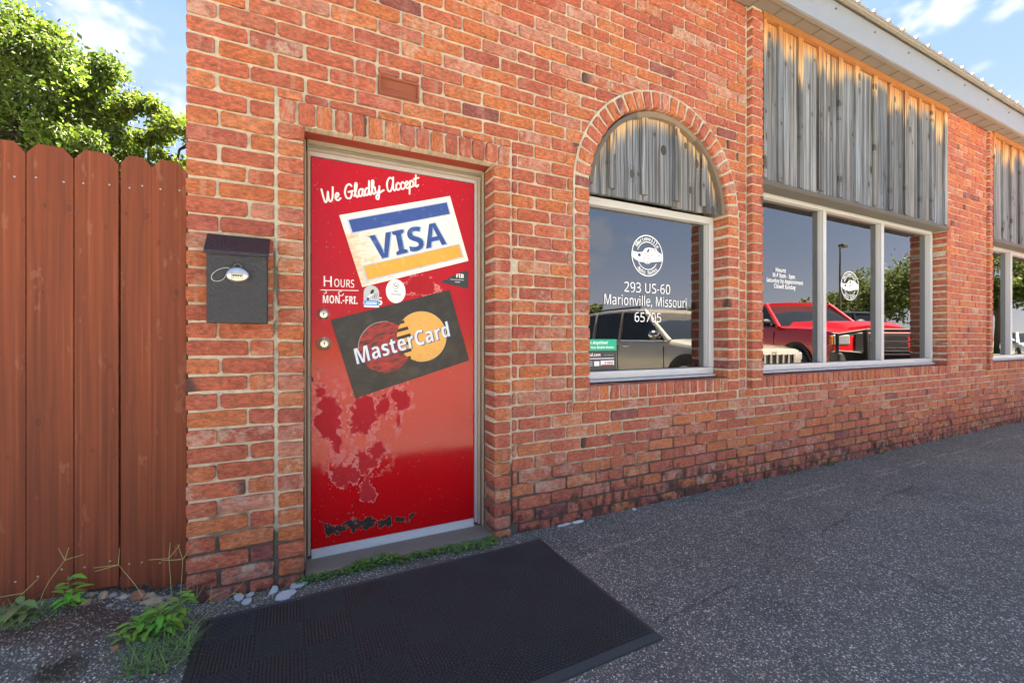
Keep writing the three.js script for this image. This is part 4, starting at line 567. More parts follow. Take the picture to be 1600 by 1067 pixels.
  { const [x, y] = P(580, 463, DZ), w = P(592, 463, DZ)[0] - P(568, 463, DZ)[0], h = P(580, 446, DZ)[1] - P(580, 480, DZ)[1], s = new THREE.Shape(); s.moveTo(-w / 2, -h / 2); s.lineTo(w / 2, -h / 2); s.lineTo(w / 2, h / 2 - w / 2); s.absarc(0, h / 2 - w / 2, w / 2, 0, Math.PI, false); s.lineTo(-w / 2, -h / 2);
    sticker('arched_sticker', extr(s, 0.0015), canvasOf(200, 280, (g) => { g.fillStyle = '#b9bcc0'; g.fillRect(0, 0, 200, 280); g.fillStyle = '#1e1e1e'; g.beginPath(); g.ellipse(110, 80, 20, 34, 0.6, 0, 6.3); g.fill(); g.beginPath(); g.ellipse(54, 176, 16, 18, 0, 0, 6.3); g.fill(); g.strokeStyle = '#444'; g.lineWidth = 5; for (const [a, b] of [[150, 150], [160, 120], [128, 140]]) { g.beginPath(); g.arc(a, b, 16, 0, 6.3); g.stroke(); } g.strokeStyle = '#f0f0f0'; g.lineWidth = 16; g.beginPath(); g.moveTo(56, 150); g.lineTo(124, 112); g.stroke(); g.fillStyle = '#2e86d2'; g.fillRect(8, 196, 184, 62); g.fillStyle = '#fff'; g.fillRect(8, 258, 184, 22); g.fillRect(30, 214, 140, 9); g.fillRect(20, 234, 150, 9); }), x, y, 'grey arched sticker with blue strip', w, h); }
  { const a = P(687, 441, DZ), b = P(731, 424, DZ), c = P(731, 451, DZ), cx = (a[0] + c[0]) / 2, cy = (b[1] + c[1]) / 2, w = b[0] - a[0], h = b[1] - c[1], s = new THREE.Shape([[a[0] - cx, a[1] - cy], [c[0] - cx, c[1] - cy], [b[0] - cx, b[1] - cy], [b[0] - cx - 0.03, b[1] - cy]].map((q) => new THREE.Vector2(...q)));
    sticker('torn_sticker', extr(s, 0.0025), canvasOf(340, 200, (g) => { g.fillStyle = '#2b2f34'; g.fillRect(0, 0, 340, 200); g.fillStyle = '#fff'; g.font = 'bold 62px sans-serif'; g.fillText('FIB', 190, 82); g.save(); g.translate(70, 112); g.rotate(-0.6); g.font = 'bold 56px sans-serif'; g.fillText('BIG', 0, 0); g.restore(); g.fillRect(120, 104, 170, 4); g.fillRect(180, 130, 60, 5); }), cx, cy, 'torn charcoal sticker with white letters', w, h); }
}

// ================================================================= THINGS ON AND BY THE WALL
{
  const mb = thing('mailbox', 'small black metal mailbox with slanted lid hung on the brick wall', 'mailbox', [-0.24, 1.275, 0.0]);
  const steel = mat(0.035, 0.036, 0.042, 0.42, { metalness: 0.35, bumpMap: bump(3), bumpScale: 0.002 }), W = 0.228, bot = 0, top = 0.3;
  const s = new THREE.Shape([[0.012, 0], [0.088, 0], [0.088, 0.305], [0.012, 0.385]].map((p) => new THREE.Vector2(...p)));
  mesh('case', new THREE.ExtrudeGeometry(s, { depth: W, bevelEnabled: true, bevelSize: 0.002, bevelThickness: 0.002, bevelSegments: 1 }).rotateY(-Math.PI / 2).translate(W / 2, 0, 0), steel, mb);
  const l = new THREE.Shape([[0.013, 0.4], [0.102, 0.314], [0.104, 0.3], [0.1, 0.3], [0.099, 0.311], [0.013, 0.393]].map((p) => new THREE.Vector2(...p)));
  mesh('lid', new THREE.ExtrudeGeometry(l, { depth: W + 0.018, bevelEnabled: true, bevelSize: 0.0012, bevelThickness: 0.0015, bevelSegments: 1 }).rotateY(-Math.PI / 2).translate(W / 2 + 0.009, 0.002, 0), mat(0.04, 0.03, 0.036, 0.38, { metalness: 0.3, bumpMap: bump(3), bumpScale: 0.002 }), mb);
  const [lx, ly] = P(371, 430, 0.1), lb = thing('lock_box', 'round silver combination lock hanging on the black mailbox', 'lock', [lx, ly, 0.0915]);
  const chrome = mat(0.62, 0.62, 0.6, 0.3, { metalness: 0.9 });
  mesh('lock_body', new THREE.LatheGeometry([[0, 0.03], [0.02, 0.03], [0.036, 0.026], [0.044, 0.018], [0.045, 0.008], [0.042, 0], [0, 0]].map((p) => new THREE.Vector2(...p)), 36).rotateX(Math.PI / 2).scale(1, 0.8, 1), chrome, lb);
  mesh('number_wheels', merge([0, 1, 2, 3].map((i) => new THREE.CylinderGeometry(0.0095, 0.0095, 0.0075, 14).rotateZ(Math.PI / 2).translate(-0.0135 + i * 0.009, -0.005, 0.0225))), mat(0.16, 0.13, 0.07, 0.5, { metalness: 0.5 }), lb);
  mesh('window_rim', merge([box(-0.023, 0.023, 0.004, 0.009, 0.026, 0.032, 0.001), box(-0.023, 0.023, -0.019, -0.014, 0.026, 0.032, 0.001), box(-0.023, -0.0185, -0.0138, 0.0038, 0.026, 0.032, 0.001), box(0.0185, 0.023, -0.0138, 0.0038, 0.026, 0.032, 0.001)]), mat(0.45, 0.4, 0.28, 0.4, { metalness: 0.6 }), lb);
  mesh('shackle', new THREE.TorusGeometry(0.014, 0.0045, 8, 22).translate(0, 0.036, 0.014), mat(0.12, 0.1, 0.09, 0.45, { metalness: 0.7 }), lb);
  mesh('wire_loop', new THREE.TubeGeometry(new THREE.CatmullRomCurve3([[-0.03, 0.028, 0.022], [-0.05, 0.026, 0.03], [-0.078, 0.01, 0.034], [-0.094, -0.012, 0.036], [-0.09, -0.03, 0.036], [-0.07, -0.034, 0.036], [-0.05, -0.022, 0.034], [-0.04, 0.0, 0.03]].map((p) => new THREE.Vector3(...p))), 40, 0.0014, 6), mat(0.6, 0.6, 0.58, 0.35, { metalness: 0.8 }), lb);
}
// ---- the fence: dog-eared stained pickets on two rails
{
  const fence = thing('picket_fence', 'tall red stained timber privacy fence beside the brick corner', 'fence', [0, 0, 0]), FZ = -0.07, r = rng(31);
  const tex = dataTex(800, 1536, (d, w, h) => {
    const kn = Array.from({ length: 26 }, () => [r() * 1.2, r() * 2.1, 0.004 + r() * r() * 0.015]);
    for (let y = 0; y < h; y++) for (let x = 0; x < w; x++) {
      const X = (x / w) * 1.2, Y = (y / h) * 2.1; let wob = 0, kd = 0; for (const [a, b, k] of kn) { const dx = X - a, dy = Y - b, q = Math.hypot(dx, dy * 0.55) / k; if (q < 5) { wob += dx * Math.exp(-q * q * 0.14) * 32; const nq = q * (0.8 + 0.45 * vn(a * 90 + X * 60, Y * 40)); kd = Math.max(kd, 0.5 * sstep(1.0, 0.5, nq), 0.28 * sstep(0.25, 0.02, Math.abs(nq - 1.45))); } }
      const g = fbm(X * 110 + wob * 2.2, Y * 1.6 + X * 3, 4), f = fbm(X * 22 + wob * 0.5, Y * 1.2, 3), t = 0.56 + 0.62 * g + 0.5 * (f - 0.5); let c = [0.195 * t, 0.044 * t, 0.0135 * t];
      if (g > 0.68) c = c.map((v, i) => lerp(v, [0.3, 0.09, 0.04][i], (g - 0.68) * 2.4)); c = c.map((v, i) => lerp(v, [0.07, 0.018, 0.009][i], kd)); const wear = sstep(0.72, 0.78, fbm(X * 30, Y * 9 + 3, 4)) * 0.35; c = c.map((v, i) => lerp(v, [0.3, 0.13, 0.075][i], wear));
      const o = (y * w + x) * 4; d[o] = s8(c[0]); d[o + 1] = s8(c[1]); d[o + 2] = s8(c[2]); d[o + 3] = 255;
    }
  });
  const fm = new THREE.MeshPhysicalMaterial({ map: scaled(tex, 1 / 1.2, 1 / 2.1), bumpMap: scaled(tex, 1 / 1.2, 1 / 2.1), bumpScale: 0.005, roughness: 0.78 }), nailM = mat(0.4, 0.4, 0.41, 0.4, { metalness: 0.7 }), nailG = new THREE.CylinderGeometry(0.0036, 0.0036, 0.003, 8).rotateX(Math.PI / 2);
  const X = (px) => P(px, 500, FZ)[0], cuts = [[X(41), X(113.5), 1.998, 0.122], [X(116.5), X(184), 2.0, 0.13], [X(188), X(236), 2.006, 0.11], [X(236.6), X(290.5), 2.008, 0.08]];
  let e = X(38); for (let k = 0; k < 10; k++) { cuts.unshift([e - 0.146, e, 1.997 - k * 0.003, 0.118]); e -= 0.152; }
  cuts.forEach(([a, b, t, lo], i) => {
    const cut = Math.min(0.032, (b - a) * 0.28), s = new THREE.Shape([[a, lo], [b, lo], [b, t - cut * 1.25], [b - cut, t], [a + cut, t + 0.002], [a, t - cut * 1.2]].map((p) => new THREE.Vector2(...p)));
    const last = i === cuts.length - 1, first = last ? -0.004 : 0, g = new THREE.ExtrudeGeometry(s, { depth: 0.014, bevelEnabled: true, bevelSize: 0.0015, bevelThickness: 0.002, bevelSegments: 1 }), uv = g.attributes.uv, dx = (i * 0.3713) % 1, dy = 0; for (let k = 0; k < uv.count; k++) uv.setXY(k, uv.getX(k) + dx, uv.getY(k) + dy);
    const m = mesh('picket', g, fm, fence); m.position.z = FZ - 0.016 + first + (i % 3) * 0.002; m.rotation.y = (r() - 0.5) * 0.004;
    for (const ny of [t - 0.135, lo + 0.11]) for (const nx of [a + 0.03, b - 0.03]) mesh('nail', nailG, nailM, m).position.set(nx + (r() - 0.5) * 0.01, ny + (r() - 0.5) * 0.02, 0.0165);
  });
  const rear = box(0, 0.144, 0.14, 1.88, FZ - 0.08, FZ - 0.0605, 0.003); for (let x = -2.55; x < -0.6; x += 0.15) mesh('picket', rear, fm, fence).position.x = x; // rear pickets close the gaps
  for (const y of [0.3, 1.05, 1.8]) mesh('rail', box(-2.6, -0.47, y, y + 0.085, FZ - 0.06, FZ - 0.021, 0.004), fm, fence);
  mesh('post', box(-2.2, -2.11, 0, 1.85, FZ - 0.18, FZ - 0.082, 0.004), fm, fence);
}
// ---- rubber entrance mat: bevelled border and parquet of ribbed blocks
{
  const x0 = -0.362, x1 = 1.31, z0 = 0.138, z1 = 1.108, m = thing('door_mat', 'black ribbed rubber entrance mat lying before the red door', 'mat', [(x0 + x1) / 2, 0.006, (z0 + z1) / 2]); m.rotation.y = 0.012;
  const w = x1 - x0, d = z1 - z0, rub = mat(0.066, 0.064, 0.06, 0.42, { bumpMap: bump(6), bumpScale: 0.0015 }), rub2 = mat(0.036, 0.036, 0.035, 0.45, { bumpMap: bump(6), bumpScale: 0.001 });
  const g = new GB(), ring = (i, y) => [[-w / 2 + i, y, -d / 2 + i], [w / 2 - i, y, -d / 2 + i], [w / 2 - i, y, d / 2 - i], [-w / 2 + i, y, d / 2 - i]].map((p) => g.vert(p, [0, 1, 0], [p[0], p[2]])), rs = [ring(0, -0.008), ring(0.002, 0.001), ring(0.03, 0.0115), ring(0.034, 0.0075)];
  for (let k = 0; k < 3; k++) for (let i = 0; i < 4; i++) { const j = (i + 1) & 3; g.tri(rs[k][i], rs[k + 1][j], rs[k][j]); g.tri(rs[k][i], rs[k + 1][i], rs[k + 1][j]); } g.tri(rs[3][0], rs[3][2], rs[3][1]); g.tri(rs[3][0], rs[3][3], rs[3][2]);
  mesh('mat_base', g.geo(false).toNonIndexed(), rub2, m).geometry.computeVertexNormals();
  const nx = 9, nz = 5, tw = (w - 0.07) / nx, td = (d - 0.07) / nz, blk = (along) => { const parts = [], n = 14, L = along ? td : tw, A = along ? tw : td; for (let i = 0; i < n; i++) { const a = -A / 2 + ((i + 0.5) / n) * A; for (let q = 0; q < 9; q++) { const b = -L / 2 + ((q + 0.5 + (i & 1 ? 0.25 : -0.25)) / 9) * L, hw = (A / n) * 0.31, hl = (L / 9) * 0.43; const bx = new THREE.BoxGeometry(along ? hw * 2 : hl * 2, 0.007, along ? hl * 2 : hw * 2); const p = bx.attributes.position; for (let k = 0; k < p.count; k++) if (p.getY(k) > 0) { p.setX(k, p.getX(k) * 0.78); p.setZ(k, p.getZ(k) * 0.78); } bx.translate(along ? a : clamp(b, -L / 2 + hl, L / 2 - hl), 0, along ? clamp(b, -L / 2 + hl, L / 2 - hl) : a); const nonb = bx.toNonIndexed(); parts.push(nonb); } } const o = mergeGeometries(parts); o.computeVertexNormals(); return o; };
  const ba = blk(true), bb = blk(false);
  for (let i = 0; i < nx; i++) for (let k = 0; k < nz; k++) mesh('tread_block', (i + k) & 1 ? ba : bb, rub, m).position.set(-w / 2 + 0.035 + (i + 0.5) * tw, 0.0095, -d / 2 + 0.035 + (k + 0.5) * td);
}
// ---- stones, flakes of render, litter
function lump(seed, sx, sy, sz) { const r = rng(seed), g = new THREE.IcosahedronGeometry(1, 1), p = g.attributes.position, m = new Map(); for (let i = 0; i < p.count; i++) { const k = [p.getX(i), p.getY(i), p.getZ(i)].map((v) => v.toFixed(3)).join(); if (!m.has(k)) m.set(k, 0.68 + r() * 0.5); const q = m.get(k); p.setXYZ(i, p.getX(i) * q * sx, p.getY(i) * q * sy, p.getZ(i) * q * sz); } g.computeVertexNormals(); return g; }
{
  const cols = [mat(0.42, 0.31, 0.2, 0.95), mat(0.33, 0.24, 0.17, 0.95), mat(0.3, 0.28, 0.26, 0.95), mat(0.36, 0.15, 0.09, 0.95), mat(0.5, 0.4, 0.29, 0.95)], words = ['tan', 'brown', 'grey', 'reddish', 'pale tan'];
  const list = [[240, 915, 20, 0], [133, 949, 17, 1], [160, 936, 19, 0], [190, 930, 12, 4], [178, 928, 13, 2], [215, 922, 26, 3], [238, 934, 26, 0], [252, 940, 18, 1], [180, 988, 13, 3], [200, 926, 10, 2], [262, 930, 14, 2], [237, 956, 8, 4], [145, 932, 14, 1], [170, 945, 9, 2], [272, 936, 10, 4], [255, 925, 9, 0], [112, 945, 9, 2], [222, 932, 9, 0]];
  const stoneLabels = ['tan stone against the fence nearest the brick corner', 'brown stone beneath the drooping seedling', 'rough tan stone right of the drooping seedling', 'smooth pale tan pebble between two larger tan stones', 'small grey stone touching the fence foot', 'flat reddish slab of stone under the fence', 'large flat tan stone behind the bushy weed', 'brown stone half hidden behind the bushy weed', 'lone reddish stone out on the asphalt', 'grey chip tucked against the flat reddish slab', 'grey stone close to the brick corner', 'tiny pale pebble among the bushy weed stalks', 'brown stone touching the drooping seedling stem', 'grey pebble before the rough tan stone', 'pale tan pebble at the foot of the brick corner', 'small tan pebble behind the large flat stone', 'grey pebble between the two fence seedlings', 'small tan pebble before the flat reddish slab'];
  list.forEach(([px, py, wpx, c], i) => {
    const h = 0.085 * sstep(310, 200, px) + 0.02, [x, z] = G(px, py, h), Z = (F * (H - h)) / (py - CY), R = (wpx / F) * Z * 0.5, zz = Math.max(z, -0.03);
    const s = tag(mesh('stone', lump(300 + i, R, R * 0.62, R * 0.8), cols[c]), stoneLabels[i], 'stone', 'loose stones under the fence'); s.position.set(x, mound(x, zz) + R * 0.22, zz); s.rotation.y = i;
  });
  const flake = mat(0.62, 0.64, 0.64, 0.85, { bumpMap: bump(8), bumpScale: 0.003 }); const fl = [[464, 910, 24, 14], [443, 927, 22, 16], [455, 921, 14, 8], [428, 918, 17, 7], [373, 928, 18, 7], [391, 924, 12, 5], [385, 936, 15, 7]];
  fl.forEach(([px, py, w, h], i) => { const r = rng(50 + i), [x, z] = G(px, py, 0.02), k = 1.95 / F, W = w * k * 0.6, Dp = h * k * 0.95, n = 7, sh = new THREE.Shape(); for (let q = 0; q < n; q++) { const a = (q / n) * 6.283, R = 0.7 + r() * 0.45; sh[q ? 'lineTo' : 'moveTo'](Math.cos(a) * W * R, Math.sin(a) * Dp * R); }
    const m = tag(mesh('render_flake', new THREE.ExtrudeGeometry(sh, { depth: 0.006, bevelEnabled: true, bevelSize: 0.001, bevelThickness: 0.001, bevelSegments: 1 }).rotateX(-Math.PI / 2), flake), ['largest white render flake beside the weedy threshold', 'long white render flake touching the mat edge', 'small white render flake between two larger flakes', 'white render flake lying against the brick foot', 'narrow white render flake under the brick ledge near the weed', 'slim white render flake beside the narrow one under the ledge', 'low white render flake between brick ledge and mat'][i], 'flake', 'white flakes by the mat'); m.position.set(x, 0.006, Math.max(0.03, z)); m.rotation.set(0.25 * r(), r() * 2, 0.3 * (r() - 0.5)); });
  const bits = [[898, 814, 22, 4, 'white', 0.6], [880, 820, 26, 5, 'white', 0.5], [1172, 764, 9, 4, 'brown', 0.12], [983, 793, 6, 4, 'white', 0.6]]; bits.forEach(([px, py, w, h, c, v], i) => { const [x, z] = G(px, py, 0.0), Z = (F * H) / (py - CY), W = (w / F) * Z; const m = tag(mesh('wall_chip', lump(900 + i, W * 0.55, 0.008, 0.016), c === 'white' ? mat(v, v, v * 0.97, 0.9) : mat(0.2, 0.11, 0.05, 0.9)), ['upper pale chip of wood at the wall foot beside the mat', 'longer pale chip of wood at the wall foot beside the mat', 'small brown chip under the arched window wall', 'tiny white pebble under the arched window wall'][i], 'chip', 'chips along the wall'); m.position.set(x, 0.006, Math.max(0.03, z)); m.rotation.y = 0.1 * i; });
}

{ // loose grit gathered along the wall foot, the mat and the fence
  const r = rng(404), n = 2600, im = new THREE.InstancedMesh(lump(77, 1, 0.7, 0.9), mat(1, 1, 1, 0.95), n), M = new THREE.Matrix4(), q = new THREE.Quaternion(), E2 = new THREE.Euler(), c = new THREE.Color();
  for (let i = 0; i < n; i++) { const k = r(); let x, z; if (k < 0.45) { x = 1.1 + Math.pow(r(), 1.3) * 6.5; z = 0.02 + 0.16 * Math.pow(r(), 2.2); } else if (k < 0.62) { x = -0.45 + r() * 1.7; z = 0.02 + r() * 0.12; } else if (k < 0.8) { x = -1.1 + r() * 0.75; z = -0.04 + 0.5 * Math.pow(r(), 1.5); } else { x = 1.32 + r() * 0.06 + (r() < 0.3 ? r() * 2 : 0); z = 0.2 + r() * 1.4; } const s = 0.0014 + 0.0034 * Math.pow(r(), 3); E2.set(r() * 6, r() * 6, r() * 6); M.compose(new THREE.Vector3(x, mound(x, z) + s * 0.4, z), q.setFromEuler(E2), new THREE.Vector3(s, s, s)); im.setMatrixAt(i, M); const t = 0.12 + 0.45 * r() * r(), w = r(); im.setColorAt(i, c.setRGB(t * (1 + 0.15 * w), t, t * (1 - 0.22 * w))); }
  im.name = 'grit'; im.userData = { label: 'loose grit scattered along the wall foot and the mat', category: 'grit', kind: 'stuff' }; im.castShadow = im.receiveShadow = true; scene.add(im);
}

// ================================================================= PLANTS
const leafMat = (r, g, b, t = 0.42) => new THREE.MeshPhysicalMaterial({ color: new THREE.Color().setRGB(r, g, b), roughness: 0.95, transmission: t, thickness: 0, vertexColors: true, side: THREE.DoubleSide, ior: 1.35 });
function leafBlade(g, base, dir, up, L, W, bend, col) { // one leaf, folded along its rib
  const d = dir.clone().normalize(), s = new THREE.Vector3().crossVectors(d, up).normalize(), u = new THREE.Vector3().crossVectors(s, d).normalize(), ids = [], prof = [[0, 0.06], [0.3, 0.8], [0.6, 0.95], [0.85, 0.5], [1, 0]];
  for (const [t, w] of prof) { const c = base.clone().addScaledVector(d, L * t).addScaledVector(u, -bend * L * t * t); const e = [-1, 0, 1].map((k) => { const p = c.clone().addScaledVector(s, (k * W * w) / 2).addScaledVector(u, Math.abs(k) * W * w * 0.18); return g.vert(p.toArray(), [0, 1, 0], [k, t], null, col.map((v) => v * (k ? 1 : 1.12))); }); ids.push(e); }
  for (let i = 0; i < 4; i++) for (let k = 0; k < 2; k++) { g.tri(ids[i][k], ids[i][k + 1], ids[i + 1][k + 1]); g.tri(ids[i][k], ids[i + 1][k + 1], ids[i + 1][k]); }
}
function grassBlade(g, x, y, z, a, L, lean, w, col, drop = 0.5) { const dx = Math.cos(a), dz = Math.sin(a), ids = []; for (let i = 0; i <= 4; i++) { const t = i / 4, r = L * lean * Math.pow(t, 1.3), h = L * (t * (1 - lean * 0.55) - drop * lean * t * t * 0.6), ww = w * (1 - t * 0.92); ids.push([-1, 1].map((k) => g.vert([x + dx * r - dz * ww * k * 0.5, Math.max(y + h, y * 0 + 0.004 + 0.001 * i), z + dz * r + dx * ww * k * 0.5], [0, 1, 0], [k, t], null, col))); } for (let i = 0; i < 4; i++) { g.tri(ids[i][0], ids[i][1], ids[i + 1][1]); g.tri(ids[i][0], ids[i + 1][1], ids[i + 1][0]); } }
const weedMat = leafMat(1, 1, 1), stemM = mat(0.16, 0.2, 0.06, 0.8), strawM = mat(0.34, 0.33, 0.13, 0.85);
function weed(seed, x, z, stems, label, col) {
  const r = rng(seed), y = mound(x, z), t = thing('weed', label, 'weed', [x, y, z]), g = new GB(), sg = [];
  for (const [sx, sz, h, n, L] of stems) {
    const lx = (r() - 0.5) * 0.04, lz = (r() - 0.2) * 0.05, P0 = [sx * 0.4, -0.01, sz * 0.4], P1 = [sx + lx, h, sz + lz]; sg.push(rod(P0, P1, 0.0025, 0.0015, 5));
    for (let i = 0; i < n; i++) { const f = 0.25 + (0.75 * i) / n, a = i * 2.4 + r() * 0.8, b = new THREE.Vector3(lerp(P0[0], P1[0], f), lerp(P0[1], P1[1], f), lerp(P0[2], P1[2], f)), up = new THREE.Vector3(0, 1, 0), el = 0.15 + 0.75 * f * r(); leafBlade(g, b, new THREE.Vector3(Math.cos(a), el, Math.sin(a)), up, L * (0.65 + r() * 0.55), L * (0.36 + 0.12 * r()), 0.3 + r() * 0.4, col.map((v) => v * (0.7 + r() * 0.6))); }
  }
  mesh('leaves', g.geo(false), weedMat, t); mesh('stems', merge(sg), stemM, t); return t;
}
const YG = [0.24, 0.46, 0.045], MG = [0.15, 0.3, 0.045], OG = [0.24, 0.34, 0.09];
weed(11, -0.49, 0.2, [[0, 0, 0.1, 16, 0.062], [0.06, -0.02, 0.14, 17, 0.058], [-0.07, 0.02, 0.08, 14, 0.056], [-0.12, 0.03, 0.06, 11, 0.05], [0.08, 0.03, 0.09, 13, 0.05], [0.03, 0.05, 0.08, 9, 0.05], [-0.03, -0.04, 0.1, 9, 0.055], [0.1, -0.05, 0.12, 10, 0.05], [-0.1, -0.02, 0.08, 7, 0.05]], 'bushy green weed sprouting beside the corner of the mat', YG);
weed(12, -0.82, 0.03, [[0, 0, 0.12, 9, 0.065], [0.03, 0.01, 0.09, 6, 0.06], [-0.02, 0.02, 0.07, 5, 0.05]], 'bright green seedling with drooping leaves against the fence foot', [0.24, 0.56, 0.03]);
weed(13, -0.95, 0.06, [[0, 0, 0.07, 9, 0.07], [0.03, 0.02, 0.05, 6, 0.055], [-0.04, 0.01, 0.05, 5, 0.05]], 'low rosette weed with dull grey green leaves by the fence', OG);
function grassTuft(seed, x, z, n, L, spread, label, wide = 0.006) { const r = rng(seed), g = new GB(), y = mound(x, z); for (let i = 0; i < n; i++) { const a = r() * 6.283, q = spread * Math.sqrt(r()), c = [0.15 + 0.1 * r(), 0.27 + 0.13 * r(), 0.07 + 0.04 * r()]; grassBlade(g, Math.cos(i * 1.7) * q, 0, Math.sin(i * 1.7) * q, a, L * (0.45 + r() * 0.8), 0.45 + r() * 0.5, wide * (0.7 + 0.6 * r()), r() < 0.1 ? [0.3, 0.26, 0.12] : c); } const m = tag(mesh('grass_tuft', g.geo(false), weedMat), label, 'grass'); m.position.set(x, y, z); return m; }
grassTuft(41, -0.46, 0.36, 190, 0.15, 0.1, 'sprawling tuft of crabgrass lying beside the left edge of the mat');
grassTuft(42, -0.93, 0.08, 90, 0.1, 0.08, 'low grass tuft round the rosette weed by the fence', 0.005);
grassTuft(43, -1.06, 0.05, 70, 0.09, 0.1, 'low grass growing under the outermost fence pickets', 0.005);
function seedStalk(x, z, h, lx, lz, heads, spread, label) { const y = mound(x, z), t = thing('grass_stalk', label, 'grass', [x, y, z], 'seeding crabgrass stalks'), top = [lx, h, lz]; mesh('stem', new THREE.TubeGeometry(new THREE.CatmullRomCurve3([[0, -0.01, 0], [lx * 0.4, h * 0.55, lz * 0.4], top].map((p) => new THREE.Vector3(...p))), 10, 0.0011, 5), strawM, t); for (const [a, e] of heads) { const q = [top[0] + Math.cos(a) * spread * Math.cos(e), top[1] + Math.sin(e) * spread, top[2] + Math.sin(a) * spread * 0.6 * Math.cos(e)]; mesh('seed_head', rod(top, q, 0.0016, 0.0011, 5), strawM, t); } }
seedStalk(-0.52, 0.16, 0.25, -0.13, -0.06, [[3.0, 0.1], [3.2, -0.15], [1.2, 1.3]], 0.075, 'straw coloured crabgrass stalk leaning across two fence pickets'); seedStalk(-0.47, 0.12, 0.24, -0.02, -0.04, [[3.1, 0.15], [0.4, 0.9], [1.0, 1.4]], 0.07, 'straw coloured crabgrass stalk before the narrow fence picket'); seedStalk(-0.44, 0.14, 0.24, 0.0, -0.05, [[3.0, 0.2], [0.3, 1.0], [2.5, 1.3]], 0.075, 'straw coloured crabgrass stalk touching the brick corner');
seedStalk(-0.4, 0.25, 0.13, 0.16, -0.02, [[0.5, 0.8], [-0.4, -0.5], [4.7, -0.9]], 0.07, 'crabgrass stalk arching over the corner of the mat'); seedStalk(-0.41, 0.2, 0.1, 0.08, -0.03, [[1.2, 1.2], [4.7, -0.9], [0.2, 0.3]], 0.06, 'short crabgrass stalk fallen onto the edge of the mat'); seedStalk(-0.42, 0.1, 0.07, 0.03, 0.0, [[0.6, 1.0], [2.6, 0.9], [1.2, 1.3]], 0.055, 'low forked crabgrass stalk against the lowest bricks'); seedStalk(-0.92, 0.04, 0.17, 0.07, -0.05, [[0.9, 1.1], [2.4, 1.2], [0.1, 0.2]], 0.06, 'thin crabgrass stalk rising between rosette weed and seedling'); seedStalk(-1.0, 0.05, 0.08, 0.04, -0.03, [[0.3, 0.8], [2.8, 0.1]], 0.07, 'bent crabgrass stalk behind the rosette weed');
{ // creeping weeds along the threshold
  const r = rng(88), g = new GB(); for (let i = 0; i < 1500; i++) { const t = r(), x = lerp(0.0, 1.06, t), dens = t < 0.1 || (t > 0.22 && t < 0.5) ? 1 : 0.6; if (r() > dens) continue; const z = 0.005 + (r() * r()) * lerp(0.055, 0.1, sstep(0.4, 0.8, t)) + (t > 0.75 ? 0.02 : 0), h = 0.004 + 0.032 * r() * (t > 0.25 && t < 0.45 ? 1.4 : 0.7), a = r() * 6.28; leafBlade(g, new THREE.Vector3(x, h, z), new THREE.Vector3(Math.cos(a), 0.3 + 0.6 * r(), Math.sin(a)), new THREE.Vector3(0, 1, 0), 0.012 + r() * 0.02, 0.007 + r() * 0.008, 0.3, [MG, YG, [0.12, 0.25, 0.04]][r() * 3 | 0].map((v) => v * (0.6 + 0.6 * r()))); }
  tag(mesh('ground_cover', g.geo(false), weedMat), 'creeping green weeds along the concrete threshold of the red door', 'weeds').userData.kind = 'stuff';
  const wall = new GB(), r2 = rng(5); for (const [px, py, n] of [[1252, 742, 16], [1270, 718, 22], [1355, 703, 18]]) { const [x] = G(px, py, 0.02); for (let i = 0; i < n; i++) grassBlade(wall, x + (r2() - 0.5) * 0.08, 0.01, 0.03 + r2() * 0.03, r2() * 6.28, 0.04 + r2() * 0.05, 0.3 + r2() * 0.4, 0.006, [0.14, 0.22, 0.05]); }
  const m = tag(mesh('wall_grass', wall.geo(false), weedMat), 'tiny grass blades in the joint at the foot of the brick wall', 'grass'); m.userData.kind = 'stuff';
}
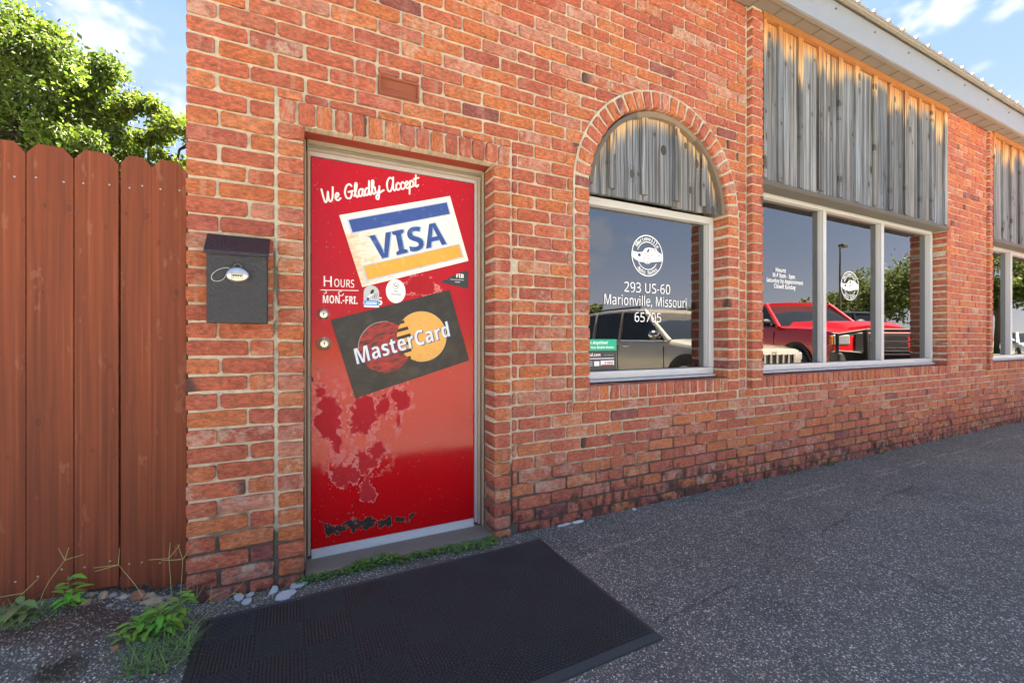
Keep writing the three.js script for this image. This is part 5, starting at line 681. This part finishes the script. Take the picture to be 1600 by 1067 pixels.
// ---- trees
const treeLeaf = leafMat(1, 1, 1, 0.42), bark = mat(0.11, 0.085, 0.06, 0.95, { bumpMap: bump(3), bumpScale: 0.02 });
function tree(x, z, h, blobs, nLeaf, size, seed, label, grp, tint = [0.15, 0.22, 0.025], name = 'tree') {
  const r = rng(seed), t = thing(name, label, 'tree', [x, 0, z], grp), g = new GB(), limbs = [rod([0, -0.05, 0], [0.05 * h * 0.1, h * 0.42, 0], h * 0.028, h * 0.018, 9)], N = () => (r() + r() + r() - 1.5) * 1.15;
  const vol = blobs.map((b) => b[3] * b[4] * b[5]), total = vol.reduce((a, b) => a + b, 0);
  blobs.forEach(([bx, by, bz, rx, ry, rz], bi) => {
    limbs.push(rod([0.02 * h * 0.1, h * (0.3 + 0.1 * r()), 0], [bx, by - ry * 0.1, bz], h * 0.012, h * 0.004, 6));
    const nc = Math.max(6, Math.round(26 * Math.pow(vol[bi] / total, 0.8) * blobs.length ** 0.5)), per = Math.round((nLeaf * vol[bi]) / total / nc);
    for (let c = 0; c < nc; c++) {
      const a = r() * 6.283, e = Math.asin(r() * 1.7 - 0.7), q = 0.55 + 0.5 * Math.pow(r(), 0.6), cx = bx + Math.cos(a) * Math.cos(e) * rx * q, cy = by + Math.sin(e) * ry * q, cz = bz + Math.sin(a) * Math.cos(e) * rz * q, cr = Math.min(rx, ry, rz) * (0.22 + 0.22 * r()), tone = 0.75 + 0.5 * r();
      if (c % 3 === 0) limbs.push(rod([bx, by - ry * 0.1, bz], [cx, cy, cz], h * 0.004, h * 0.0015, 5));
      for (let i = 0; i < per; i++) {
        const px = cx + N() * cr, py = cy + N() * cr * 0.8, pz = cz + N() * cr, s = size * (0.45 + 1.1 * r() * r() + 0.3 * r()), d = new THREE.Vector3(r() - 0.5, r() * 0.9 - 0.6, r() - 0.5).normalize(), w = new THREE.Vector3(r() - 0.5, (r() - 0.5) * 0.7, r() - 0.5).cross(d).normalize(), k = tone * (0.7 + 0.6 * r()), yel = r() * 0.35, col = [tint[0] * k * (1 + yel), tint[1] * k, tint[2] * k];
        const A = g.vert([px, py, pz], [0, 1, 0], [0, 0], null, col), B = g.vert([px + d.x * s * 0.5 + w.x * s * 0.3, py + d.y * s * 0.5 + w.y * s * 0.3, pz + d.z * s * 0.5 + w.z * s * 0.3], [0, 1, 0], [1, 0], null, col), C = g.vert([px + d.x * s, py + d.y * s, pz + d.z * s], [0, 1, 0], [1, 1], null, col), E = g.vert([px + d.x * s * 0.5 - w.x * s * 0.3, py + d.y * s * 0.5 - w.y * s * 0.3, pz + d.z * s * 0.5 - w.z * s * 0.3], [0, 1, 0], [0, 1], null, col); g.tri(A, B, C); g.tri(A, C, E);
      }
    }
  });
  mesh('trunk', merge(limbs), bark, t); mesh('crown', g.geo(false), treeLeaf, t); return t;
}
const at = (px, py, Z) => { const t = (px - CX) / F; return [Z * (t * CA + SA), H - ((py - CY) / F) * Z, D - Z * (CA - t * SA)]; };
{ const bl = (base, list) => list.map(([px, py, Z, r1, r2, r3]) => { const p = at(px, py, Z); return [p[0] - base[0], p[1], p[2] - base[1], r1, r2, r3]; });
  const b1 = at(-10, 500, 5.2); tree(b1[0], b1[2], 4.4, bl([b1[0], b1[2]], [[-20, 130, 5.2, 0.85, 0.75, 0.8], [70, 110, 5.2, 0.6, 0.5, 0.6], [35, 60, 5.1, 0.4, 0.35, 0.4], [60, 210, 5.1, 0.85, 0.5, 0.7], [-60, 60, 5.3, 0.6, 0.6, 0.6], [20, 300, 5.4, 1.0, 0.6, 0.7], [110, 160, 5.3, 0.35, 0.28, 0.3]]), 60000, 0.058, 61, 'tall bright green leafy tree rising above the red fence', undefined, [0.092, 0.168, 0.018]);
  const b2 = at(210, 500, 5.8); tree(b2[0], b2[2], 3.6, bl([b2[0], b2[2]], [[160, 135, 5.8, 0.3, 0.35, 0.3], [190, 190, 5.8, 0.55, 0.4, 0.5], [235, 200, 5.8, 0.4, 0.3, 0.4], [280, 230, 5.8, 0.35, 0.3, 0.4], [200, 270, 5.8, 0.9, 0.5, 0.6], [150, 230, 5.7, 0.6, 0.4, 0.5], [290, 290, 5.9, 0.5, 0.4, 0.4], [240, 400, 5.9, 0.9, 0.7, 0.5]]), 52000, 0.055, 62, 'shorter yellow green leafy tree between the fence and the brick corner', undefined, [0.11, 0.185, 0.016]); }
// across the lot, seen in the panes: mirrored about the glass
const mir = (px, py, Z) => { const p = at(px, py, Z); return [p[0], p[1], 2 * GZ - p[2]]; };
function farTree(px, top, Z, wpx, seed, label, n = 7000) { const [x, y, z] = mir(px, top, Z), R = ((wpx / F) * Z) / 2, b = Math.max(y * 0.35, 1.2), ry = (y - b) / 2, my = (y + b) / 2; const bl = [[0, my, 0, R * 0.75, ry, R * 0.7]]; const r = rng(seed); for (let i = 0; i < 5; i++) bl.push([(r() - 0.5) * R * 1.3, my + (r() - 0.6) * ry, (r() - 0.5) * R, R * 0.4, ry * 0.5, R * 0.4]); tree(x, z, y, bl, n, Math.max(0.16, Z * 0.0075), seed, label, 'trees across the parking lot', [0.075, 0.115, 0.02]); }
farTree(1428, 408, 42, 150, 201, 'broad leafy tree mirrored in the narrow right pane', 9000); farTree(1362, 426, 44, 120, 202, 'leafy tree mirrored beside the round emblem of the wide window'); farTree(1318, 458, 50, 90, 203, 'low leafy tree mirrored behind the light pole', 5000); farTree(1258, 470, 52, 60, 204, 'low tree mirrored beyond the red pickup roof', 4000); farTree(930, 474, 46, 34, 205, 'small tree mirrored behind the tail of the tan vehicle', 3500); farTree(1085, 482, 52, 50, 206, 'low tree mirrored above the tan vehicle hood', 3000); farTree(1560, 385, 40, 120, 207, 'tall tree mirrored in the far wide window', 9000); farTree(1640, 380, 38, 120, 208, 'tall tree filling the far pane of the far window', 8000); farTree(1490, 400, 44, 90, 209, 'leafy tree standing between the broad tree and far window trees', 6000);
{ const lamp = (px, top, Z, label, heads) => { const [x, y, z] = mir(px, top, Z), t = thing('light_pole', label, 'lamp post', [x, 0, z]); mesh('pole', rod([0, -0.1, 0], [0, y, 0], 0.1, 0.06, 10), mat(0.05, 0.045, 0.04, 0.6), t); for (const s of heads) mesh('lamp_head', box(Math.min(0.1 * s, 0.75 * s), Math.max(0.1 * s, 0.75 * s), y - 0.08, y + 0.16, -0.2, 0.2, 0.05), mat(0.05, 0.045, 0.04, 0.6), t); };
  lamp(1313, 384, 32, 'tall dark parking lot light pole mirrored in the middle pane', [1]); lamp(1000, 462, 60, 'distant thin utility pole mirrored in the arched window', [1]); }
// ================================================================= VEHICLES parked nose-in before the shop; the panes mirror them
const tyreM = mat(0.02, 0.02, 0.02, 0.8), rimM = mat(0.45, 0.45, 0.46, 0.3, { metalness: 0.8 }), darkGlass = new THREE.MeshPhysicalMaterial({ color: new THREE.Color().setRGB(0.012, 0.014, 0.016), roughness: 0.03, ior: 1.55 }), blackM = mat(0.015, 0.015, 0.016, 0.6), lampM = new THREE.MeshPhysicalMaterial({ color: new THREE.Color().setRGB(0.55, 0.56, 0.58), roughness: 0.08, metalness: 0.3, clearcoat: 1 }), chromeM = mat(0.7, 0.7, 0.7, 0.12, { metalness: 1 });
function loft(sections) { // sections: [z, [[x, y] ...]] from nose to tail, right half from the sill up to the middle; mirrored
  const g = new GB(), rows = sections.map(([z, pts]) => { const full = [...pts.map(([x, y]) => [x, y]), ...pts.slice().reverse().map(([x, y]) => [-x, y])]; return full.map(([x, y]) => g.vert([x, y, z], [0, 1, 0], [x, y])); }), n = rows[0].length;
  for (let i = 0; i < rows.length - 1; i++) for (let k = 0; k < n; k++) { const j = (k + 1) % n; g.tri(rows[i][k], rows[i + 1][j], rows[i][j]); g.tri(rows[i][k], rows[i + 1][k], rows[i + 1][j]); }
  for (const [row, flip] of [[rows[0], false], [rows[rows.length - 1], true]]) for (let k = 1; k < n - 1; k++) flip ? g.tri(row[0], row[k + 1], row[k]) : g.tri(row[0], row[k], row[k + 1]);
  const ge = g.geo(false).toNonIndexed(); return ge;
}
const crease = (g) => { g.deleteAttribute('uv'); g.deleteAttribute('normal'); const o = toCreasedNormals(mergeVertices(g, 1e-4), 0.75); o.setAttribute('uv', new THREE.Float32BufferAttribute(new Float32Array(o.attributes.position.count * 2), 2)); return o; };
function vehicle(name, label, category, corner, fw, k, o) {
  o.sillY = o.body[3][1];
  // corner: ground point under the near front corner; fw: heading; the vehicle's own axes: +z forward from the nose back is -z, x to the side away from the camera
  const t = thing(name, label, category, [corner[0], 0, corner[1]], 'vehicles parked nose-in before the shop'); t.rotation.y = Math.atan2(fw[0], fw[1]); const W = o.W * k, hw = W / 2, side = o.side;
  const inner = new THREE.Matrix4().makeTranslation(side * hw, 0, 0).multiply(new THREE.Matrix4().makeScale(k, k, k));
  const add = (n, g, m) => mesh(n, g.applyMatrix4(inner), m, t), h = o.W / 2, paint = o.paint, L = o.L;
  const sec = (z, sill, mid, top, w, tw) => [-z, [[w * 0.9, sill], [w * 0.985, sill + 0.12], [w, mid], [w * 0.985, top - 0.1], [w * 0.95, top - 0.03], [tw, top], [tw * 0.5, top + 0.015]]];
  add('body', crease(loft(o.body.map(([z, sill, top, wf, tf]) => sec(z, sill, lerp(sill, top, 0.55), top, h * wf, h * (tf ?? 0.86))))), paint);
  const gh = o.cab; // greenhouse: windscreen foot, roof front, roof rear, tail foot
  const cabSec = (z, y, w) => [-z, [[w, o.belt - 0.03], [lerp(w, h * 0.76, (y - o.belt) / (o.roof - o.belt)), y], [0.02, y + (y > o.belt + 0.2 ? 0.02 : 0.0)]]];
  add('windows', crease(loft([cabSec(gh[0], o.belt + 0.01, h * 0.93), cabSec(gh[1], o.roof - 0.05, h * 0.94), cabSec(gh[2], o.roof - 0.05, h * 0.94), cabSec(gh[3], o.belt + (gh[4] ?? 0.02), h * 0.92)])), darkGlass);
  const rs = (z, y, w) => [-z, [[w, y - 0.055], [w * 0.985, y - 0.015], [w * 0.86, y + 0.015], [w * 0.4, y + 0.035]]];
  add('roof', crease(loft([rs(gh[1] - 0.04, o.roof - 0.03, h * 0.78), rs(gh[1] + 0.25, o.roof, h * 0.8), rs((gh[1] + gh[2]) / 2, o.roof + 0.015, h * 0.81), rs(gh[2] + 0.03, o.roof - 0.015, h * 0.78)])), paint);
  const bar = (a, b, r) => rod(a, b, r, r * 0.8, 6);
  for (const s of [-1, 1]) {
    add('pillar', bar([s * h * 0.935, o.belt - 0.03, -gh[0] + 0.02], [s * h * 0.775, o.roof - 0.03, -gh[1]], 0.055), paint);
    for (const z of o.pillars) add('pillar', bar([s * h * 0.93, o.belt - 0.03, -z], [s * h * 0.775, o.roof - 0.03, -z - 0.06], 0.05), o.pillarMat ?? paint);
    add('pillar', bar([s * h * 0.92, o.belt - 0.03, -gh[3] + 0.1], [s * h * 0.77, o.roof - 0.03, -gh[2]], 0.07), paint);
    const mz = -gh[0] - 0.2; add('mirror', new THREE.SphereGeometry(1, 14, 10).scale(0.13, 0.085, 0.07).translate(s * (h + 0.12), o.belt + 0.1, mz), o.mirror ?? paint); add('mirror_arm', box(Math.min(s * h * 0.92, s * (h + 0.1)), Math.max(s * h * 0.92, s * (h + 0.1)), o.belt + 0.01, o.belt + 0.06, mz - 0.04, mz + 0.03, 0.01), blackM);
    for (const z of o.wheels) { const R = o.tyre, wx = s * (h - 0.1); add('wheel_arch', new THREE.CylinderGeometry(R * 1.2, R * 1.2, 0.05, 30).rotateZ(Math.PI / 2).translate(s * (h - 0.018), R * 1.02, -z), blackM); add('tyre', new THREE.CylinderGeometry(R, R, 0.24, 30).rotateZ(Math.PI / 2).translate(wx + s * 0.02, R, -z), tyreM); add('rim', new THREE.CylinderGeometry(R * 0.6, R * 0.66, 0.252, 20).rotateZ(Math.PI / 2).translate(wx + s * 0.02, R, -z), rimM); }
    add('headlight', new RoundedBoxGeometry(o.hl[0], o.hl[1], 0.1, 2, 0.03).translate(s * (h * 0.96 - o.hl[0] / 2 - 0.02), o.hl[2], -0.02 - (o.hl[3] ?? 0)), lampM);
    for (const z of [gh[0] + 0.08, ...o.pillars]) add('door_seam', flatBox(s > 0 ? h * 0.97 : -h * 1.004, s > 0 ? h * 1.004 : -h * 0.97, o.sillY + 0.16, o.belt - 0.12, -z - 0.006, -z + 0.006), blackM);
    add('belt_trim', rod([s * h * 0.945, o.belt - 0.012, -gh[0] + 0.05], [s * h * 0.94, o.belt - 0.008, -gh[3] + 0.15], 0.016, 0.016, 6), o.trim ?? blackM); add('rocker', box(s > 0 ? h * 0.86 : -h * 0.96, s > 0 ? h * 0.96 : -h * 0.86, o.sillY - 0.02, o.sillY + 0.1, -o.wheels[1] + o.tyre * 1.2, -o.wheels[0] - o.tyre * 1.2, 0.02), blackM);
    for (const z of o.handles) add('door_handle', new RoundedBoxGeometry(0.035, 0.03, 0.2, 1, 0.01).translate(s * (h * 0.995), o.belt - 0.13, -z), o.handleMat ?? chromeM);
  }
  o.extra?.(add, h, t, inner); return t;
}
{
  const tan = new THREE.MeshPhysicalMaterial({ color: new THREE.Color().setRGB(0.43, 0.4, 0.35), roughness: 0.3, metalness: 0.25, clearcoat: 1, clearcoatRoughness: 0.05 }), red = new THREE.MeshPhysicalMaterial({ color: new THREE.Color().setRGB(0.5, 0.008, 0.01), roughness: 0.3, clearcoat: 1, clearcoatRoughness: 0.04 }), black = new THREE.MeshPhysicalMaterial({ color: new THREE.Color().setRGB(0.018, 0.018, 0.022), roughness: 0.3, clearcoat: 1, clearcoatRoughness: 0.04 }), silver = new THREE.MeshPhysicalMaterial({ color: new THREE.Color().setRGB(0.5, 0.5, 0.51), roughness: 0.3, metalness: 0.4, clearcoat: 1 });
  vehicle('parked_suv', 'tan sport utility vehicle with slotted grille, mirrored in the arched window', 'car', [6.62, 2.18], [0, -1], 1.07, {
    W: 1.92, L: 4.8, side: -1, paint: tan, belt: 1.11, roof: 1.74, cab: [1.4, 2.2, 4.2, 4.72], pillars: [2.78, 3.7], wheels: [0.93, 3.83], tyre: 0.39, hl: [0.36, 0.15, 0.82, 0.06], handles: [2.5, 3.42], mirror: chromeM, trim: chromeM, pillarMat: mat(0.25, 0.22, 0.18, 0.3),
    body: [[0, 0.42, 0.86, 0.84, 0.68], [0.05, 0.34, 0.95, 0.9, 0.74], [0.3, 0.28, 1.0, 0.97, 0.8], [1.0, 0.27, 1.06, 1, 0.84], [1.45, 0.27, 1.12, 1, 0.9], [3.6, 0.27, 1.13, 1, 0.92], [4.55, 0.32, 1.12, 0.97, 0.9], [4.8, 0.42, 1.06, 0.92, 0.86]],
    extra: (add, h) => { add('grille', flatBox(-0.56, 0.56, 0.67, 0.86, -0.02, 0.012), blackM); for (let i = 0; i <= 7; i++) add('grille_bar', box(-0.56 + i * 0.16 - 0.028, -0.56 + i * 0.16 + 0.028, 0.66, 0.875, 0.005, 0.035, 0.008), tan); add('bumper', new RoundedBoxGeometry(1.78, 0.24, 0.2, 2, 0.06).translate(0, 0.5, -0.02), tan);
      const c = text(160, 64, [['Jeep', 80, 34, 52, 0, 'bold']], '#1a1a1a'); add('hood_badge', new THREE.PlaneGeometry(0.2, 0.08).translate(0, 0.9, 0.052 - 0.02), printMat(c)); for (const s of [-1, 1]) add('roof_rail', rod([s * h * 0.68, 1.8, -2.4], [s * h * 0.68, 1.8, -4.1], 0.02, 0.02, 6), blackM); } });
  vehicle('parked_pickup', 'lifted red pickup truck with black brush guard on its nose', 'truck', [10.25, 2.6], [-0.418, -0.908], 1.12, {
    W: 2.02, L: 5.8, side: -1, paint: red, belt: 1.36, roof: 1.96, cab: [1.62, 2.35, 3.75, 3.98], pillars: [2.95], wheels: [1.0, 4.55], tyre: 0.46, hl: [0.34, 0.2, 1.06, 0.02], handles: [2.75, 3.6], mirror: blackM, handleMat: blackM,
    body: [[0, 0.62, 1.12, 0.93, 0.6], [0.06, 0.56, 1.24, 0.96, 0.7], [0.5, 0.52, 1.31, 0.99, 0.74], [1.5, 0.5, 1.36, 1, 0.86], [1.9, 0.5, 1.38, 1, 0.94], [3.95, 0.5, 1.38, 1, 0.95], [4.0, 0.5, 1.32, 1, 0.95], [5.7, 0.55, 1.32, 1, 0.95], [5.8, 0.6, 1.3, 0.98, 0.94]],
    extra: (add, h) => {
      add('hood_bulge', crease(loft([[-0.1, [[0.62, 1.22], [0.55, 1.3], [0.2, 1.34]]], [-0.35, [[0.68, 1.28], [0.58, 1.4], [0.2, 1.43]]], [-1.6, [[0.74, 1.34], [0.62, 1.47], [0.2, 1.49]]]])), red);
      add('grille', flatBox(-0.52, 0.52, 0.84, 1.17, -0.03, 0.02), blackM); add('bumper', new RoundedBoxGeometry(1.98, 0.3, 0.26, 2, 0.07).translate(0, 0.7, 0.04), mat(0.09, 0.09, 0.085, 0.5)); add('face_panel', new RoundedBoxGeometry(1.9, 0.36, 0.06, 2, 0.02).translate(0, 1.02, -0.035), mat(0.1, 0.095, 0.085, 0.4));
      const G1 = (a, b, r = 0.03) => rod(a, b, r, r, 8); const bars = []; for (const s of [-1, 1]) { bars.push(G1([s * 0.5, 0.55, 0.26], [s * 0.5, 1.24, 0.22], 0.045), G1([s * 0.5, 1.24, 0.22], [s * 0.96, 1.16, 0.12], 0.03), G1([s * 0.96, 1.16, 0.12], [s * 0.96, 0.84, 0.12], 0.03), G1([s * 0.96, 0.84, 0.12], [s * 0.5, 0.8, 0.24], 0.03)); } bars.push(G1([-0.5, 1.24, 0.22], [0.5, 1.24, 0.22], 0.035)); add('brush_guard', merge(bars), blackM); for (const y of [0.78, 0.9, 1.02, 1.13]) add('guard_bar', G1([-0.5, y, 0.24], [0.5, y, 0.24], 0.018), chromeM); add('turn_signal', box(0.88, 0.98, 0.96, 1.14, -0.06, 0.0, 0.01), mat(0.6, 0.2, 0.03, 0.3)); add('turn_signal', box(-0.98, -0.88, 0.96, 1.14, -0.06, 0.0, 0.01), mat(0.6, 0.2, 0.03, 0.3));
    } });
  { const A = mir(1400, 530, 17), fw = new THREE.Vector2(0.88, -0.47).normalize(); vehicle('parked_van', 'long black van parked behind the red pickup', 'van', [A[0] + 1.6 * fw.x, A[2] + 1.6 * fw.y], [fw.x, fw.y], 1.1, {
    W: 2.0, L: 5.6, side: -1, paint: black, belt: 1.3, roof: 2.08, cab: [1.3, 2.0, 5.2, 5.5], pillars: [2.7, 4.0], wheels: [0.95, 4.4], tyre: 0.4, hl: [0.34, 0.2, 0.9], handles: [2.5], handleMat: blackM,
    body: [[0, 0.5, 1.0, 0.92, 0.7], [0.06, 0.42, 1.1, 0.96, 0.76], [0.5, 0.34, 1.18, 0.99, 0.8], [1.3, 0.32, 1.28, 1, 0.9], [1.8, 0.32, 1.32, 1, 0.94], [5.2, 0.32, 1.32, 1, 0.94], [5.6, 0.42, 1.28, 0.96, 0.92]] }); }
  { const A = mir(1600, 530, 22); vehicle('parked_sedan', 'silver sedan parked beyond the van, mirrored in the far window', 'car', [A[0], A[2]], [-0.9, -0.43], 1.08, {
    W: 1.8, L: 4.6, side: -1, paint: silver, belt: 0.95, roof: 1.45, cab: [1.15, 2.0, 3.3, 4.1], pillars: [2.6], wheels: [0.9, 3.6], tyre: 0.33, hl: [0.34, 0.15, 0.68], handles: [2.4, 3.2],
    body: [[0, 0.34, 0.68, 0.86, 0.66], [0.06, 0.28, 0.76, 0.92, 0.72], [0.5, 0.22, 0.86, 0.98, 0.8], [1.2, 0.2, 0.96, 1, 0.88], [3.6, 0.2, 0.98, 1, 0.9], [4.4, 0.26, 0.95, 0.96, 0.86], [4.6, 0.34, 0.86, 0.9, 0.82]] }); }
}
renderer.render(scene, camera);
